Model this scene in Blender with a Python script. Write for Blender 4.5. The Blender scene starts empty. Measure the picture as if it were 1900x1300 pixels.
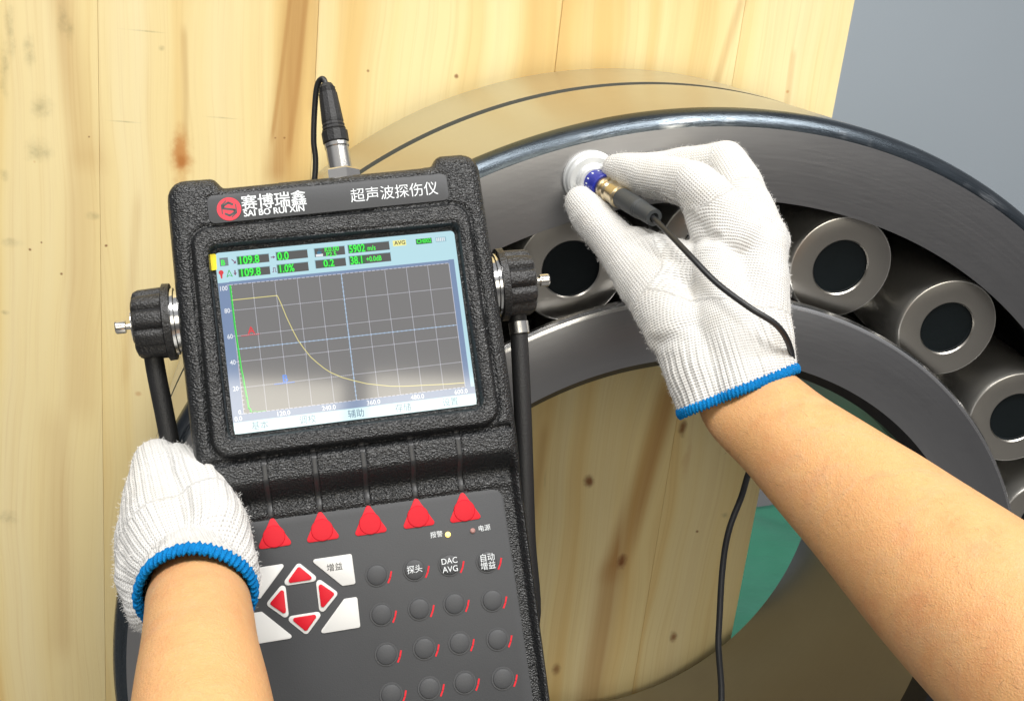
import bpy, bmesh, math, random
import numpy as np
from mathutils import Vector, Matrix
random.seed(7); np.random.seed(7)
scn = bpy.context.scene
COL = scn.collection
# ------------------------------------------------------------------ camera
# rows: world X, Y, Z written in the camera's right / down / forward axes
M = np.array([[0.97788, 0.04013, 0.20527], [-0.1807, -0.33209, 0.92578], [0.10532, -0.94239, -0.31749]])
CAMP = np.array([0., 0., .893]); F = 2080.
cd = bpy.data.cameras.new("camera"); cam = bpy.data.objects.new("camera", cd); COL.objects.link(cam)
cd.sensor_width = 36; cd.lens = 36 * F / 1900; cd.clip_start = .01; cd.clip_end = 100
mw = Matrix.Identity(4)
for i in range(3):
    mw[i][0] = M[i][0]; mw[i][1] = -M[i][1]; mw[i][2] = -M[i][2]; mw[i][3] = CAMP[i]
cam.matrix_world = mw; scn.camera = cam
# ------------------------------------------------------------------ world + lamps
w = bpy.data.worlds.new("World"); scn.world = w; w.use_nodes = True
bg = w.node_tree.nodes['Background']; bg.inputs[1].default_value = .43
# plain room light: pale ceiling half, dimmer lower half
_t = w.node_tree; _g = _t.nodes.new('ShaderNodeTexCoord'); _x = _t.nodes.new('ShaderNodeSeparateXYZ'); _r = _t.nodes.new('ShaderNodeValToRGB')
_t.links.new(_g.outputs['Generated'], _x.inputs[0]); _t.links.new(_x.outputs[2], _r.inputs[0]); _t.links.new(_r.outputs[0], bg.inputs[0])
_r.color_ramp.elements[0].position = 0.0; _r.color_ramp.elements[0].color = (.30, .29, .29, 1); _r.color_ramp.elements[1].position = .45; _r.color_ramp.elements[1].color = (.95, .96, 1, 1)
def area(name, loc, target, sx, sy, power, col=(1, 1, 1)):
    l = bpy.data.lights.new(name, 'AREA'); l.shape = 'RECTANGLE'; l.size = sx; l.size_y = sy; l.energy = power; l.color = col
    o = bpy.data.objects.new(name, l); COL.objects.link(o); o.location = loc
    o.rotation_euler = (Vector(target) - Vector(loc)).to_track_quat('-Z', 'Y').to_euler(); return o
area("ceiling_lamp", (.75, -.15, 2.5), (.2, .7, .8), 1.5, .45, 44, (1, .98, .95))
area("ceiling_lamp", (-.8, .1, 2.5), (.1, .8, .8), 1.2, .4, 28, (1, .98, .95))
area("screen_reflection_lamp", (.68, -2.4, 1.98), (.68, 0, 1.98), 1.2, 1.32, 19, (1, .93, .78))  # added warm panel behind the camera for the beige reflection in the display
area("screen_reflection_lamp", (-.61, -2.4, 1.95), (-.61, 0, 1.95), 1.2, 1.32, 19, (1, .93, .78))  # second added panel; the gap between them reflects as a dark column
scn.view_settings.view_transform = 'Standard'; scn.view_settings.look = 'None'
scn.view_settings.exposure = -.06; scn.view_settings.gamma = 1
scn.cycles.use_denoising = True
scn.cycles.max_bounces = 8

def P(u, v, d):                                   # point seen at photo pixel u,v at camera depth d
    return CAMP + M @ np.array([(u - 950) / F * d, (v - 650) / F * d, d])
def onY(u, v, y):
    r = M @ np.array([(u - 950) / F, (v - 650) / F, 1]); return CAMP + r * (y / r[1])
RD = np.array([[0.97531, -0.13601, 0.17401], [-0.11316, -0.98434, -0.13513], [0.18967, 0.1121, -0.97543]])
TD = np.array([-0.07863, -0.00992, 0.53599])
def L(u, v, z=0.):                                 # point of the instrument's own plane z (metres) under a photo pixel
    d = np.array([(u - 950) / F, (v - 650) / F, 1]); n = RD[:, 2]; o = TD + n * z
    return (RD.T @ (d * ((o @ n) / (d @ n)) - TD))
# ------------------------------------------------------------------ helpers
def tag(o, label=None, cat=None, group=None, kind=None):
    if label: o['label'] = label
    if cat: o['category'] = cat
    if group: o['group'] = group
    if kind: o['kind'] = kind
    return o
def empty(name, loc=(0, 0, 0), mat=None):
    o = bpy.data.objects.new(name, None); COL.objects.link(o); o.empty_display_size = .02
    if mat is not None: o.matrix_world = mat
    else: o.location = loc
    return o
def mk(name, verts, faces, mats, parent=None, smooth=True, fm=None):
    me = bpy.data.meshes.new(name)
    me.from_pydata([tuple(map(float, v)) for v in verts], [], [tuple(int(i) for i in f) for f in faces]); me.update()
    if not isinstance(mats, (list, tuple)): mats = [mats]
    for m in mats: me.materials.append(m)
    if fm is not None: me.polygons.foreach_set('material_index', fm)
    if smooth: me.polygons.foreach_set('use_smooth', [True] * len(me.polygons))
    o = bpy.data.objects.new(name, me); COL.objects.link(o)
    if parent: o.parent = parent
    return o
def sharp(o, deg=35):
    me = o.data; bm = bmesh.new(); bm.from_mesh(me)
    for e in bm.edges:
        if len(e.link_faces) == 2 and e.calc_face_angle(0) > math.radians(deg): e.smooth = False
    for f in bm.faces: f.smooth = True
    bm.to_mesh(me); bm.free(); return o
def bmobj(name, bm, mats, parent=None, smooth=True, deg=35):
    me = bpy.data.meshes.new(name); bmesh.ops.recalc_face_normals(bm, faces=bm.faces[:]); bm.to_mesh(me); bm.free()
    if not isinstance(mats, (list, tuple)): mats = [mats]
    for m in mats: me.materials.append(m)
    o = bpy.data.objects.new(name, me); COL.objects.link(o)
    if parent: o.parent = parent
    if smooth: sharp(o, deg)
    return o
def catmull(pts, n):
    pts = [np.array(p, float) for p in pts]; out = []
    q = [2 * pts[0] - pts[1]] + pts + [2 * pts[-1] - pts[-2]]
    for i in range(1, len(q) - 2):
        for k in range(n):
            t = k / n; a, b, c, d = q[i - 1], q[i], q[i + 1], q[i + 2]
            out.append(.5 * ((2 * b) + (c - a) * t + (2 * a - 5 * b + 4 * c - d) * t * t + (3 * b - a - 3 * c + d) * t ** 3))
    out.append(q[-2]); return out
def tube(name, pts, rad, mat, parent=None, n=14, seg=8, sm=True, ripple=None):
    """pts smoothed; rad scalar or list per control point"""
    if not hasattr(rad, '__len__'): rad = [rad] * len(pts)
    p4 = [list(p) + [r] for p, r in zip(pts, rad)]
    c = catmull(p4, seg) if sm else [np.array(p) for p in p4]
    vs, fs = [], []; prev = None
    for i, p in enumerate(c):
        a = c[max(i - 1, 0)][:3]; b = c[min(i + 1, len(c) - 1)][:3]; t = (b - a) / np.linalg.norm(b - a)
        if prev is None:
            x = np.cross(t, [0.3, .2, .9]); x /= np.linalg.norm(x)
        else:
            x = prev - t * (prev @ t); x /= np.linalg.norm(x)
        prev = x; y = np.cross(t, x)
        for k in range(n):
            an = 2 * math.pi * k / n; r = p[3] * (1 + (ripple(i, an) if ripple else 0))
            vs.append(p[:3] + r * (math.cos(an) * x + math.sin(an) * y))
    for i in range(len(c) - 1):
        for k in range(n): fs.append((i * n + k, i * n + (k + 1) % n, (i + 1) * n + (k + 1) % n, (i + 1) * n + k))
    fs.append(tuple(range(n))[::-1]); fs.append(tuple((len(c) - 1) * n + k for k in range(n)))
    return sharp(mk(name, vs, fs, mat, parent), 50)
def lathe(name, prof, mat, parent=None, n=48, frame=None, flute=None, fm=None, closed=False, deg=30):
    """prof: list of (r, h) about the local Z axis; frame: 4x4 numpy placing it"""
    vs, fs, mi = [], [], []; m = len(prof)
    for i, (r, h) in enumerate(prof):
        for k in range(n):
            a = 2 * math.pi * k / n; rr = r * (flute(a, i) if flute else 1)
            vs.append((rr * math.cos(a), rr * math.sin(a), h))
    for i in range(m if closed else m - 1):
        for k in range(n):
            j = (i + 1) % m; fs.append((i * n + k, i * n + (k + 1) % n, j * n + (k + 1) % n, j * n + k)); mi.append(fm[i] if fm else 0)
    if not closed:
        if prof[0][0] > 1e-6: fs.append(tuple(range(n))[::-1]); mi.append(fm[0] if fm else 0)
        if prof[-1][0] > 1e-6: fs.append(tuple((m - 1) * n + k for k in range(n))); mi.append(fm[-1] if fm else 0)
    vs = np.array(vs)
    if frame is not None: vs = vs @ frame[:3, :3].T + frame[:3, 3]
    o = mk(name, vs, fs, mat, parent, fm=mi)
    bm = bmesh.new(); bm.from_mesh(o.data); bmesh.ops.remove_doubles(bm, verts=bm.verts[:], dist=1e-7)
    bmesh.ops.recalc_face_normals(bm, faces=bm.faces[:]); bm.to_mesh(o.data); bm.free()
    return sharp(o, deg)
def frame_z(origin, zdir, xhint=(0, 0, 1)):
    z = np.array(zdir, float); z /= np.linalg.norm(z); x = np.array(xhint, float); x = x - z * (x @ z)
    if np.linalg.norm(x) < 1e-6: x = np.array([1., 0, 0]) - z * z[0]
    x /= np.linalg.norm(x); y = np.cross(z, x); f = np.eye(4); f[:3, 0] = x; f[:3, 1] = y; f[:3, 2] = z; f[:3, 3] = origin; return f
def box_bm(bm, c, s, bev=0.0):
    r = bmesh.ops.create_cube(bm, size=1, matrix=Matrix.Translation(c) @ Matrix.Diagonal((*s, 1)))
    if bev:
        es = list({e for v in r['verts'] for e in v.link_edges}); bmesh.ops.bevel(bm, geom=es, offset=bev, segments=2, affect='EDGES')
def rpoly(pts, r, seg=5):
    """round the corners of a polygon; r scalar or per-corner"""
    n = len(pts); out = []
    if not hasattr(r, '__len__'): r = [r] * n
    for i in range(n):
        p = np.array(pts[i], float); a = np.array(pts[i - 1], float) - p; b = np.array(pts[(i + 1) % n], float) - p
        la, lb = np.linalg.norm(a), np.linalg.norm(b); a /= la; b /= lb
        ang = math.acos(max(-1, min(1, a @ b))); t = min(r[i] / math.tan(ang / 2), la * .49, lb * .49)
        if t < 1e-6: out.append(p); continue
        rr = t * math.tan(ang / 2); c = p + (a + b) / np.linalg.norm(a + b) * rr / math.sin(ang / 2)
        p1 = p + a * t - c; p2 = p + b * t - c
        a1 = math.atan2(p1[1], p1[0]); a2 = math.atan2(p2[1], p2[0]); d = (a2 - a1 + math.pi) % (2 * math.pi) - math.pi
        for k in range(seg + 1): out.append(c + rr * np.array([math.cos(a1 + d * k / seg), math.sin(a1 + d * k / seg)]))
    return out
def slab(name, poly, z0, z1, mat, parent, bev=0.0):
    """prism from z0 up to z1 with the top edge bevelled"""
    n = len(poly); c = np.mean(poly, axis=0); vs = [(p[0], p[1], z0) for p in poly]; rings = 1
    lv = [(0, z1 - bev), (bev * .3, z1 - bev * .3), (bev, z1)] if bev else [(0, z1)]
    P2 = np.array(poly); nx = np.roll(P2, -1, 0) - np.roll(P2, 1, 0); ln = np.linalg.norm(nx, axis=1) + 1e-12
    area2 = sum(P2[i][0] * P2[(i + 1) % n][1] - P2[(i + 1) % n][0] * P2[i][1] for i in range(n))
    nr = np.c_[-nx[:, 1], nx[:, 0]] / ln[:, None] * (1 if area2 > 0 else -1)
    for off, z in lv:
        q = P2 + nr * off; vs += [(a[0], a[1], z) for a in q]; rings += 1
    fs = []
    for i in range(rings - 1):
        for k in range(n): fs.append((i * n + k, i * n + (k + 1) % n, (i + 1) * n + (k + 1) % n, (i + 1) * n + k))
    fs.append(tuple((rings - 1) * n + k for k in range(n))); fs.append(tuple(range(n))[::-1])
    bm = bmesh.new(); bvs = [bm.verts.new(v) for v in vs]
    for f in fs:
        try: bm.faces.new([bvs[i] for i in f])
        except Exception: pass
    return bmobj(name, bm, mat, parent, deg=40)
# ------------------------------------------------------------------ material helpers
class NT:
    def __init__(s, name):
        s.m = bpy.data.materials.new(name); s.m.use_nodes = True; s.t = s.m.node_tree; s.b = s.t.nodes['Principled BSDF']
    def n(s, ty, **kw):
        x = s.t.nodes.new(ty)
        for k, v in kw.items():
            if k.startswith('i_'): x.inputs[k[2:].replace('_', ' ')].default_value = v
            else: setattr(x, k, v)
        return x
    def l(s, a, b): s.t.links.new(a, b)
    def math(s, op, a, b=None, c=None):
        x = s.n('ShaderNodeMath', operation=op)
        for i, q in enumerate((a, b, c)):
            if q is None: continue
            if isinstance(q, (int, float)): x.inputs[i].default_value = q
            else: s.l(q, x.inputs[i])
        return x.outputs[0]
    def mix(s, f, a, b, mode='MIX'):
        x = s.n('ShaderNodeMix', data_type='RGBA', blend_type=mode)
        for sock, q in ((x.inputs['Factor'], f), (x.inputs['A'], a), (x.inputs['B'], b)):
            if isinstance(q, (int, float)): sock.default_value = q
            elif isinstance(q, tuple): sock.default_value = (*q, 1) if len(q) == 3 else q
            else: s.l(q, sock)
        return x.outputs['Result']
    def ramp(s, f, stops):
        x = s.n('ShaderNodeValToRGB'); e = x.color_ramp.elements
        while len(e) < len(stops): e.new(.5)
        for q, (p, c) in zip(e, stops): q.position = p; q.color = (*c, 1) if len(c) == 3 else c
        s.l(f, x.inputs[0]); return x.outputs[0]
    def noise(s, vec, scale, detail=4, rough=.5, dist=0.):
        x = s.n('ShaderNodeTexNoise'); x.inputs['Scale'].default_value = scale; x.inputs['Detail'].default_value = detail
        x.inputs['Roughness'].default_value = rough; x.inputs['Distortion'].default_value = dist; s.l(vec, x.inputs['Vector']); return x.outputs[0]
    def mapv(s, vec, scale=(1, 1, 1), rot=(0, 0, 0), loc=(0, 0, 0)):
        x = s.n('ShaderNodeMapping'); x.inputs['Scale'].default_value = scale; x.inputs['Rotation'].default_value = rot; x.inputs['Location'].default_value = loc
        s.l(vec, x.inputs['Vector']); return x.outputs[0]
    def pos(s): return s.n('ShaderNodeNewGeometry').outputs['Position']
    def obj(s): return s.n('ShaderNodeTexCoord').outputs['Object']
    def xyz(s, v):
        x = s.n('ShaderNodeSeparateXYZ'); s.l(v, x.inputs[0]); return x.outputs
    def bump(s, h, strength=.5, dist=.001):
        x = s.n('ShaderNodeBump'); x.inputs['Strength'].default_value = strength; x.inputs['Distance'].default_value = dist
        s.l(h, x.inputs['Height']); s.l(x.outputs[0], s.b.inputs['Normal'])
    def set(s, **kw):
        for k, v in kw.items():
            k = k.replace('_', ' ')
            if hasattr(v, 'default_value') or hasattr(v, 'is_linked'): s.l(v, s.b.inputs[k])
            else: s.b.inputs[k].default_value = (*v, 1) if isinstance(v, tuple) and len(v) == 3 and k != 'Subsurface Radius' else v
        return s
def plain(name, col, rough=.5, metal=0., **kw):
    m = NT(name); m.set(Base_Color=col, Roughness=rough, Metallic=metal, **kw); return m.m
def grained(name, col, rough=.45, scale=900, strength=.5, dist=.0006, metal=0., col2=None, spec=.5):
    m = NT(name); v = m.obj(); nz = m.noise(v, scale, 3)
    m.set(Base_Color=m.mix(m.noise(v, 40, 3), col, col2 or tuple(c * .75 for c in col)), Roughness=rough, Metallic=metal)
    m.b.inputs['Specular IOR Level'].default_value = spec
    m.bump(nz, strength, dist); return m.m
# moulded leather-grain shell of the instrument
def shell_mat():
    m = NT('grained_black_shell'); v = m.obj(); w1 = m.noise(v, 260, 2)
    vv = m.n('ShaderNodeVectorMath', operation='ADD'); m.l(v, vv.inputs[0])
    sc = m.n('ShaderNodeVectorMath', operation='SCALE'); nn = m.n('ShaderNodeTexNoise'); nn.inputs['Scale'].default_value = 300; m.l(v, nn.inputs['Vector'])
    m.l(nn.outputs['Color'], sc.inputs[0]); sc.inputs['Scale'].default_value = .0012; m.l(sc.outputs[0], vv.inputs[1])
    mv = m.mapv(vv.outputs[0], (.75, 1.25, 1))
    vo = m.n('ShaderNodeTexVoronoi', feature='SMOOTH_F1'); vo.inputs['Scale'].default_value = 1250; m.l(mv, vo.inputs['Vector'])
    h = m.math('ADD', vo.outputs['Distance'], m.math('MULTIPLY', m.noise(mv, 1500, 2), .5))
    m.set(Base_Color=m.mix(m.noise(v, 25, 4), (.012, .013, .0145), (.008, .009, .010)), Roughness=m.math('MULTIPLY_ADD', m.noise(v, 60, 3), .12, .25))
    m.b.inputs['Specular IOR Level'].default_value = .65
    m.bump(h, .85, .0008); return m.m
def steel(name, col, rough, polar=True, r0=.35, streak=.5):
    m = NT(name); v = m.obj(); x, y, z = m.xyz(v)
    ang = m.math('ARCTAN2', z, x); rad = m.math('SQRT', m.math('ADD', m.math('MULTIPLY', x, x), m.math('MULTIPLY', z, z)))
    cb = m.n('ShaderNodeCombineXYZ'); m.l(m.math('MULTIPLY', ang, .8), cb.inputs[0]); m.l(m.math('MULTIPLY', rad, 260.), cb.inputs[1]); m.l(m.math('MULTIPLY', y, 160.), cb.inputs[2])
    ring = m.noise(cb.outputs[0], 3, 5, .6)
    # short slanting grinding scratches
    sv = m.mapv(v, (60, 60, 700), (0, .7, 0)); scr = m.noise(sv, 1, 4, .6)
    big = m.noise(v, 9, 3, .5)
    c = m.mix(m.math('MULTIPLY', big, .7), col, tuple(q * .78 for q in col))
    c = m.mix(m.math('MULTIPLY', ring, .25), c, tuple(min(1, q * 1.25) for q in col))
    m.set(Base_Color=c, Metallic=1., Roughness=m.math('ADD', m.math('MULTIPLY', m.math('ADD', ring, scr), .10 * streak / .5), rough - .06))
    m.bump(m.math('ADD', m.math('MULTIPLY', ring, .6), scr), .10 * streak, .0004); return m.m
# pine boards: grain runs up Z, marks are at fixed places on the wood
KNOTS = [(335, 300, 8, 14, .9), (334, 288, 12, 34, .6), (336, 292, 20, 56, .58), (133, 30, 4, 14, .0), (1093, 893, 11, 14, .9), (1155, 1043, 12, 16, .9), (1268, 795, 9, 17, .85), (255, 730, 5, 5, .4),
         (460, 1150, 10, 15, .7), (1250, 1180, 8, 12, .8), (1030, 1240, 9, 14, .7), (1275, 850, 9, 40, .22), (682, 132, 3, 3, .7), (848, 142, 3.5, 4, .8), (864, 190, 2.5, 3, .7), (1460, 170, 3, 3, .6), (200, 456, 2.5, 2.5, .9), (115, 508, 3, 3, .9), (78, 450, 2.5, 2.5, .9), (55, 463, 2.5, 2.5, .9), (164, 254, 2.2, 2.2, .8), (1295, 985, 3, 3, .8), (510, 256, 2.2, 2, .7), (528, 256, 2.2, 2, .7), (62, 300, 3, 3, .3)]
DIRT = [(20, 60, 9, 60), (8, 130, 10, 50), (55, 100, 12, 34), (115, 30, 9, 34), (130, 60, 8, 22), (6, 325, 8, 13), (25, 450, 20, 10), (75, 200, 22, 26), (70, 280, 26, 22), (14, 960, 18, 16), (270, 58, 40, 1.8), (170, 400, 12, 8), (232, 226, 34, 1.6), (300, 90, 7, 6), (415, 219, 34, 1.6), (10, 580, 8, 5), (1010, 890, 3, 20), (1345, 955, 8, 7)]
YB = .976
def pine():
    m = NT('pine_board'); p = m.pos(); oi = m.n('ShaderNodeObjectInfo').outputs['Random']
    cb = m.n('ShaderNodeCombineXYZ'); m.l(m.math('MULTIPLY', oi, 9.), cb.inputs[0]); m.l(m.math('MULTIPLY', oi, 5.), cb.inputs[2])
    v = m.n('ShaderNodeVectorMath', operation='ADD'); m.l(p, v.inputs[0]); m.l(cb.outputs[0], v.inputs[1]); v = v.outputs[0]
    # the grain bows round slow waves
    wob = m.noise(m.mapv(v, (3, 3, 1.6)), 1, 3)
    x, y, z = m.xyz(v); xw = m.math('ADD', x, m.math('MULTIPLY', wob, .09))
    c2 = m.n('ShaderNodeCombineXYZ'); m.l(xw, c2.inputs[0]); m.l(y, c2.inputs[1]); m.l(z, c2.inputs[2]); g = c2.outputs[0]
    broad = m.noise(m.mapv(g, (16, 16, .5)), 1, 3, .55)
    band = m.noise(m.mapv(g, (70, 70, 1.2)), 1, 4, .6)
    fine = m.noise(m.mapv(g, (420, 420, 5)), 1, 3, .6)
    col = m.ramp(broad, [(.30, (.84, .73, .44)), (.52, (.81, .66, .33)), (.64, (.73, .51, .20)), (.80, (.58, .35, .12))])
    col = m.mix(m.math('MULTIPLY', m.math('SMOOTH_MIN', m.math('MAXIMUM', m.math('SUBTRACT', band, .5), 0.), .5, .1), .85), col, (.62, .43, .19))
    col = m.mix(m.math('MULTIPLY', m.math('MAXIMUM', m.math('SUBTRACT', fine, .50), 0.), 1.0), col, (.58, .38, .16))
    col = m.mix(m.math('MULTIPLY', oi, .25), col, m.mix(.5, col, (.78, .60, .28)))
    X, Y, Z = m.xyz(p)
    wv = m.noise(p, 75, 4, .65); wv2 = m.noise(p, 26, 2, .5)
    def spot(u, v_, ru, rv, soft):
        q = onY(u, v_, YB); k = F / q_depth(u, v_)
        a = m.math('DIVIDE', m.math('ADD', m.math('SUBTRACT', X, float(q[0])), m.math('MULTIPLY', m.math('SUBTRACT', wv2, .5), .008)), ru / k); b = m.math('DIVIDE', m.math('SUBTRACT', Z, float(q[2])), rv / k)
        d = m.math('SQRT', m.math('ADD', m.math('MULTIPLY', a, a), m.math('MULTIPLY', b, b)))
        d = m.math('ADD', d, m.math('MULTIPLY', m.math('SUBTRACT', wv, .5), 1.5))
        mr = m.n('ShaderNodeMapRange', interpolation_type='SMOOTHSTEP'); mr.inputs[1].default_value = 1.3; mr.inputs[2].default_value = soft; m.l(d, mr.inputs[0]); return mr.outputs[0]
    def q_depth(u, v_):
        r = M @ np.array([(u - 950) / F, (v_ - 650) / F, 1]); return YB / r[1]
    # long brown resin streaks beside the heart of the boards
    for u0, v0, u1, v1, wd, am in STREAKS:
        a = onY(u0, v0, YB); b = onY(u1, v1, YB)
        t = m.math('DIVIDE', m.math('SUBTRACT', Z, float(a[2])), float(b[2] - a[2]))
        xc = m.math('MULTIPLY_ADD', t, float(b[0] - a[0]), float(a[0]))
        dx = m.math('ABSOLUTE', m.math('SUBTRACT', m.math('SUBTRACT', X, xc), m.math('MULTIPLY', m.math('SUBTRACT', wob, .5), .03)))
        mr = m.n('ShaderNodeMapRange', interpolation_type='SMOOTHSTEP'); mr.inputs[1].default_value = wd; mr.inputs[2].default_value = wd * .1; m.l(dx, mr.inputs[0])
        k = m.math('MULTIPLY', m.math('MULTIPLY', mr.outputs[0], am), m.math('ADD', m.math('MULTIPLY', band, 1.1), .2))
        tt = m.n('ShaderNodeMapRange', interpolation_type='SMOOTHSTEP'); tt.inputs[1].default_value = .62; tt.inputs[2].default_value = .45
        m.l(m.math('ABSOLUTE', m.math('SUBTRACT', t, .5)), tt.inputs[0])
        col = m.mix(m.math('MULTIPLY', k, tt.outputs[0]), col, (.44, .24, .08))
    for u, v_, ru, rv, s in KNOTS:
        f_ = spot(u, v_, ru, rv, .2)
        col = m.mix(m.math('MULTIPLY', f_, s), col, (.20, .065, .02) if s > .62 else (.50, .20, .05))
    for u, v_, ru, rv in DIRT:
        col = m.mix(m.math('MULTIPLY', m.math('MULTIPLY', spot(u, v_, ru, rv, .0), .40), m.math('MULTIPLY_ADD', m.noise(p, 120, 4, .7), 2.2, -.5)), col, (.13, .12, .06))
    m.set(Base_Color=col, Roughness=.62); m.b.inputs['Specular IOR Level'].default_value = .25
    m.bump(m.math('ADD', m.math('MULTIPLY', fine, .5), m.math('MULTIPLY', m.noise(m.mapv(p, (60, 60, 30)), 1, 5), .5)), .25, .0012); return m.m
STREAKS = [(545, -20, 512, 330, .018, 1.1), (562, -20, 530, 280, .004, 1.), (532, -20, 500, 250, .003, 1.), (583, -10, 575, 200, .008, .4), (118, -20, 165, 300, .018, .45), (330, 60, 336, 260, .004, .45), (165, 300, 150, 760, .022, .35), (1240, 720, 1130, 1060, .020, 1.0), (1010, 800, 975, 1050, .008, .5), (1380, 0, 1330, 160, .006, .5), (250, 380, 235, 700, .006, .3), (1470, 100, 1455, 230, .004, .4), (1130, 1060, 1080, 1350, .022, .7), (100, 780, 105, 1200, .02, .3)]
MAT = {}
MAT['shell'] = shell_mat()
MAT['smooth_black'] = plain('smooth_black_strip', (.035, .036, .038), .38)
MAT['plate'] = grained('dark_grey_overlay', (.072, .075, .080), .52, 1500, .2, .0003, col2=(.060, .062, .066), spec=.4)
MAT['rubber'] = grained('black_rubber', (.016, .016, .017), .5, 1200, .5, .0005)
MAT['knob'] = grained('black_moulded_knob', (.020, .020, .021), .38, 900, .9, .0008, spec=.6)
MAT['cable'] = grained('black_cable_jacket', (.018, .019, .021), .42, 500, .15, .0004)
MAT['boot'] = grained('charcoal_boot', (.050, .056, .060), .55, 600, .3, .0004)
MAT['nickel'] = grained('nickel_plate', (.78, .76, .72), .22, 400, .1, .0003, metal=1.)
MAT['brass'] = grained('pale_brass', (.70, .60, .42), .28, 300, .12, .0004, metal=1.)
MAT['chrome'] = plain('chrome', (.75, .75, .74), .16, 1.)
MAT['whiteal'] = grained('satin_white_metal', (.80, .82, .82), .34, 800, .1, .0003, metal=.35)
MAT['bluelab'] = plain('blue_label', (.010, .020, .30), .35)
MAT['ink_white'] = plain('white_ink', (.80, .84, .86), .5)
MAT['ink_red'] = plain('red_ink', (.80, .035, .06), .45)
MAT['ink_black'] = plain('black_ink', (.02, .02, .02), .5)
MAT['redkey'] = NT('red_key_film').set(Base_Color=(.62, .008, .022), Roughness=.45, Specular_IOR_Level=.3).m
MAT['redkey2'] = NT('red_key_border').set(Base_Color=(.70, .020, .034), Roughness=.5, Specular_IOR_Level=.25).m
MAT['whitekey'] = plain('white_key_film', (.72, .72, .70), .4)
MAT['yellow'] = plain('yellow_tab', (.80, .66, .01), .45)
MAT['face'] = steel('ground_steel_face', (.385, .385, .395), .30, streak=.5)
MAT['od'] = steel('polished_steel_rim', (.60, .60, .585), .32, streak=.25)
MAT['blued'] = steel('blued_steel_chamfer', (.105, .125, .145), .30)
def chamfer():
    m = NT('blued_steel_chamfer'); v = m.obj(); x, y, z = m.xyz(v); ang = m.math('ARCTAN2', z, x); rad = m.math('SQRT', m.math('ADD', m.math('MULTIPLY', x, x), m.math('MULTIPLY', z, z)))
    cb = m.n('ShaderNodeCombineXYZ'); m.l(m.math('MULTIPLY', ang, 14.), cb.inputs[0]); m.l(m.math('MULTIPLY', rad, 420.), cb.inputs[1]); nz = m.noise(cb.outputs[0], 1, 5, .7)
    c2 = m.n('ShaderNodeCombineXYZ'); m.l(m.math('MULTIPLY', ang, 5.), c2.inputs[0]); big = m.noise(c2.outputs[0], 1, 3, .6)
    a = m.n('ShaderNodeMapRange', interpolation_type='SMOOTHSTEP'); a.inputs[1].default_value = .4085; a.inputs[2].default_value = .4035; m.l(rad, a.inputs[0])
    k = m.math('MULTIPLY', m.math('MULTIPLY', a.outputs[0], m.math('MAXIMUM', m.math('MULTIPLY', m.math('SUBTRACT', nz, .44), 7.), 0.)), m.math('MAXIMUM', m.math('MULTIPLY', m.math('SUBTRACT', big, .52), 6.), 0.))  # scratches and broken glossy highlights near the inner edge, put into the colour
    k = m.math('MINIMUM', k, 1.)
    m.set(Base_Color=m.mix(k, m.mix(nz, (.055, .068, .08), (.11, .13, .15)), (.60, .62, .63)), Metallic=1., Roughness=m.math('MULTIPLY_ADD', nz, .25, .16)); m.bump(nz, .35, .0008); return m.m
MAT['blued'] = chamfer()
MAT['dark_race'] = steel('polished_raceway', (.38, .38, .38), .2)
MAT['guide'] = steel('shaded_guide_ring', (.012, .012, .012), .4)  # near-black: the shade between the rollers is put into the colour
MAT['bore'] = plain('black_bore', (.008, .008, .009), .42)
MAT['roller'] = steel('roller_steel', (.84, .82, .77), .30, streak=.3)
MAT['roller'].node_tree.nodes['Principled BSDF'].inputs['Metallic'].default_value = .88
MAT['rollerface'] = steel('roller_end_steel', (.50, .475, .43), .33, streak=.3)
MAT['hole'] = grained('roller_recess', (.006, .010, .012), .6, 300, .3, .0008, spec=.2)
MAT['pine'] = pine()
# ------------------------------------------------------------------ SETTING
def sheet(name, x0, x1, y0, y1, z, mat, nx=2, ny=2, hfun=None):
    vs = []; fs = []
    for j in range(ny + 1):
        for i in range(nx + 1):
            x = x0 + (x1 - x0) * i / nx; y = y0 + (y1 - y0) * j / ny; vs.append((x, y, z + (hfun(x, y) if hfun else 0)))
    for j in range(ny):
        for i in range(nx): a = j * (nx + 1) + i; fs.append((a, a + 1, a + nx + 2, a + nx + 1))
    return mk(name, vs, fs, mat)
m = NT('grey_floor'); v = m.pos(); m.set(Base_Color=m.mix(m.noise(v, 8, 5), (.22, .215, .21), (.16, .16, .16)), Roughness=.6); m.bump(m.noise(v, 90, 4), .2, .001)
tag(sheet('floor', -3, 3.5, -3, 2.3, -.004, m.m), kind='structure')
m = NT('grey_blue_wall'); v = m.pos(); m.set(Base_Color=m.mix(m.noise(v, 2.2, 3), (.46, .52, .585), (.42, .48, .54)), Roughness=.8); m.bump(m.noise(v, 160, 3), .1, .001)
wb = bmesh.new(); box_bm(wb, (0.5, 2.35, 1.3), (6, .1, 2.7)); tag(bmobj('wall', wb, m.m), kind='structure')
m = NT('green_sheet'); v = m.pos(); m.set(Base_Color=m.mix(m.noise(v, 14, 4), (.035, .22, .13), (.06, .30, .19)), Roughness=.45); m.bump(m.noise(m.mapv(v, (5, 14, 5)), 1, 4), .5, .02)
gs = sheet('floor_sheet', .1, 1.15, 1.05, 1.75, .004, m.m, 60, 50, lambda x, y: .012 * (math.sin(x * 21 + 3 * math.sin(y * 7)) * math.sin(y * 13 + x * 5) + 1))
tag(gs, 'crumpled green plastic sheet lying on the floor behind the board', 'plastic sheet')
sm_ = gs.modifiers.new('thickness', 'SOLIDIFY'); sm_.thickness = .002
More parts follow.
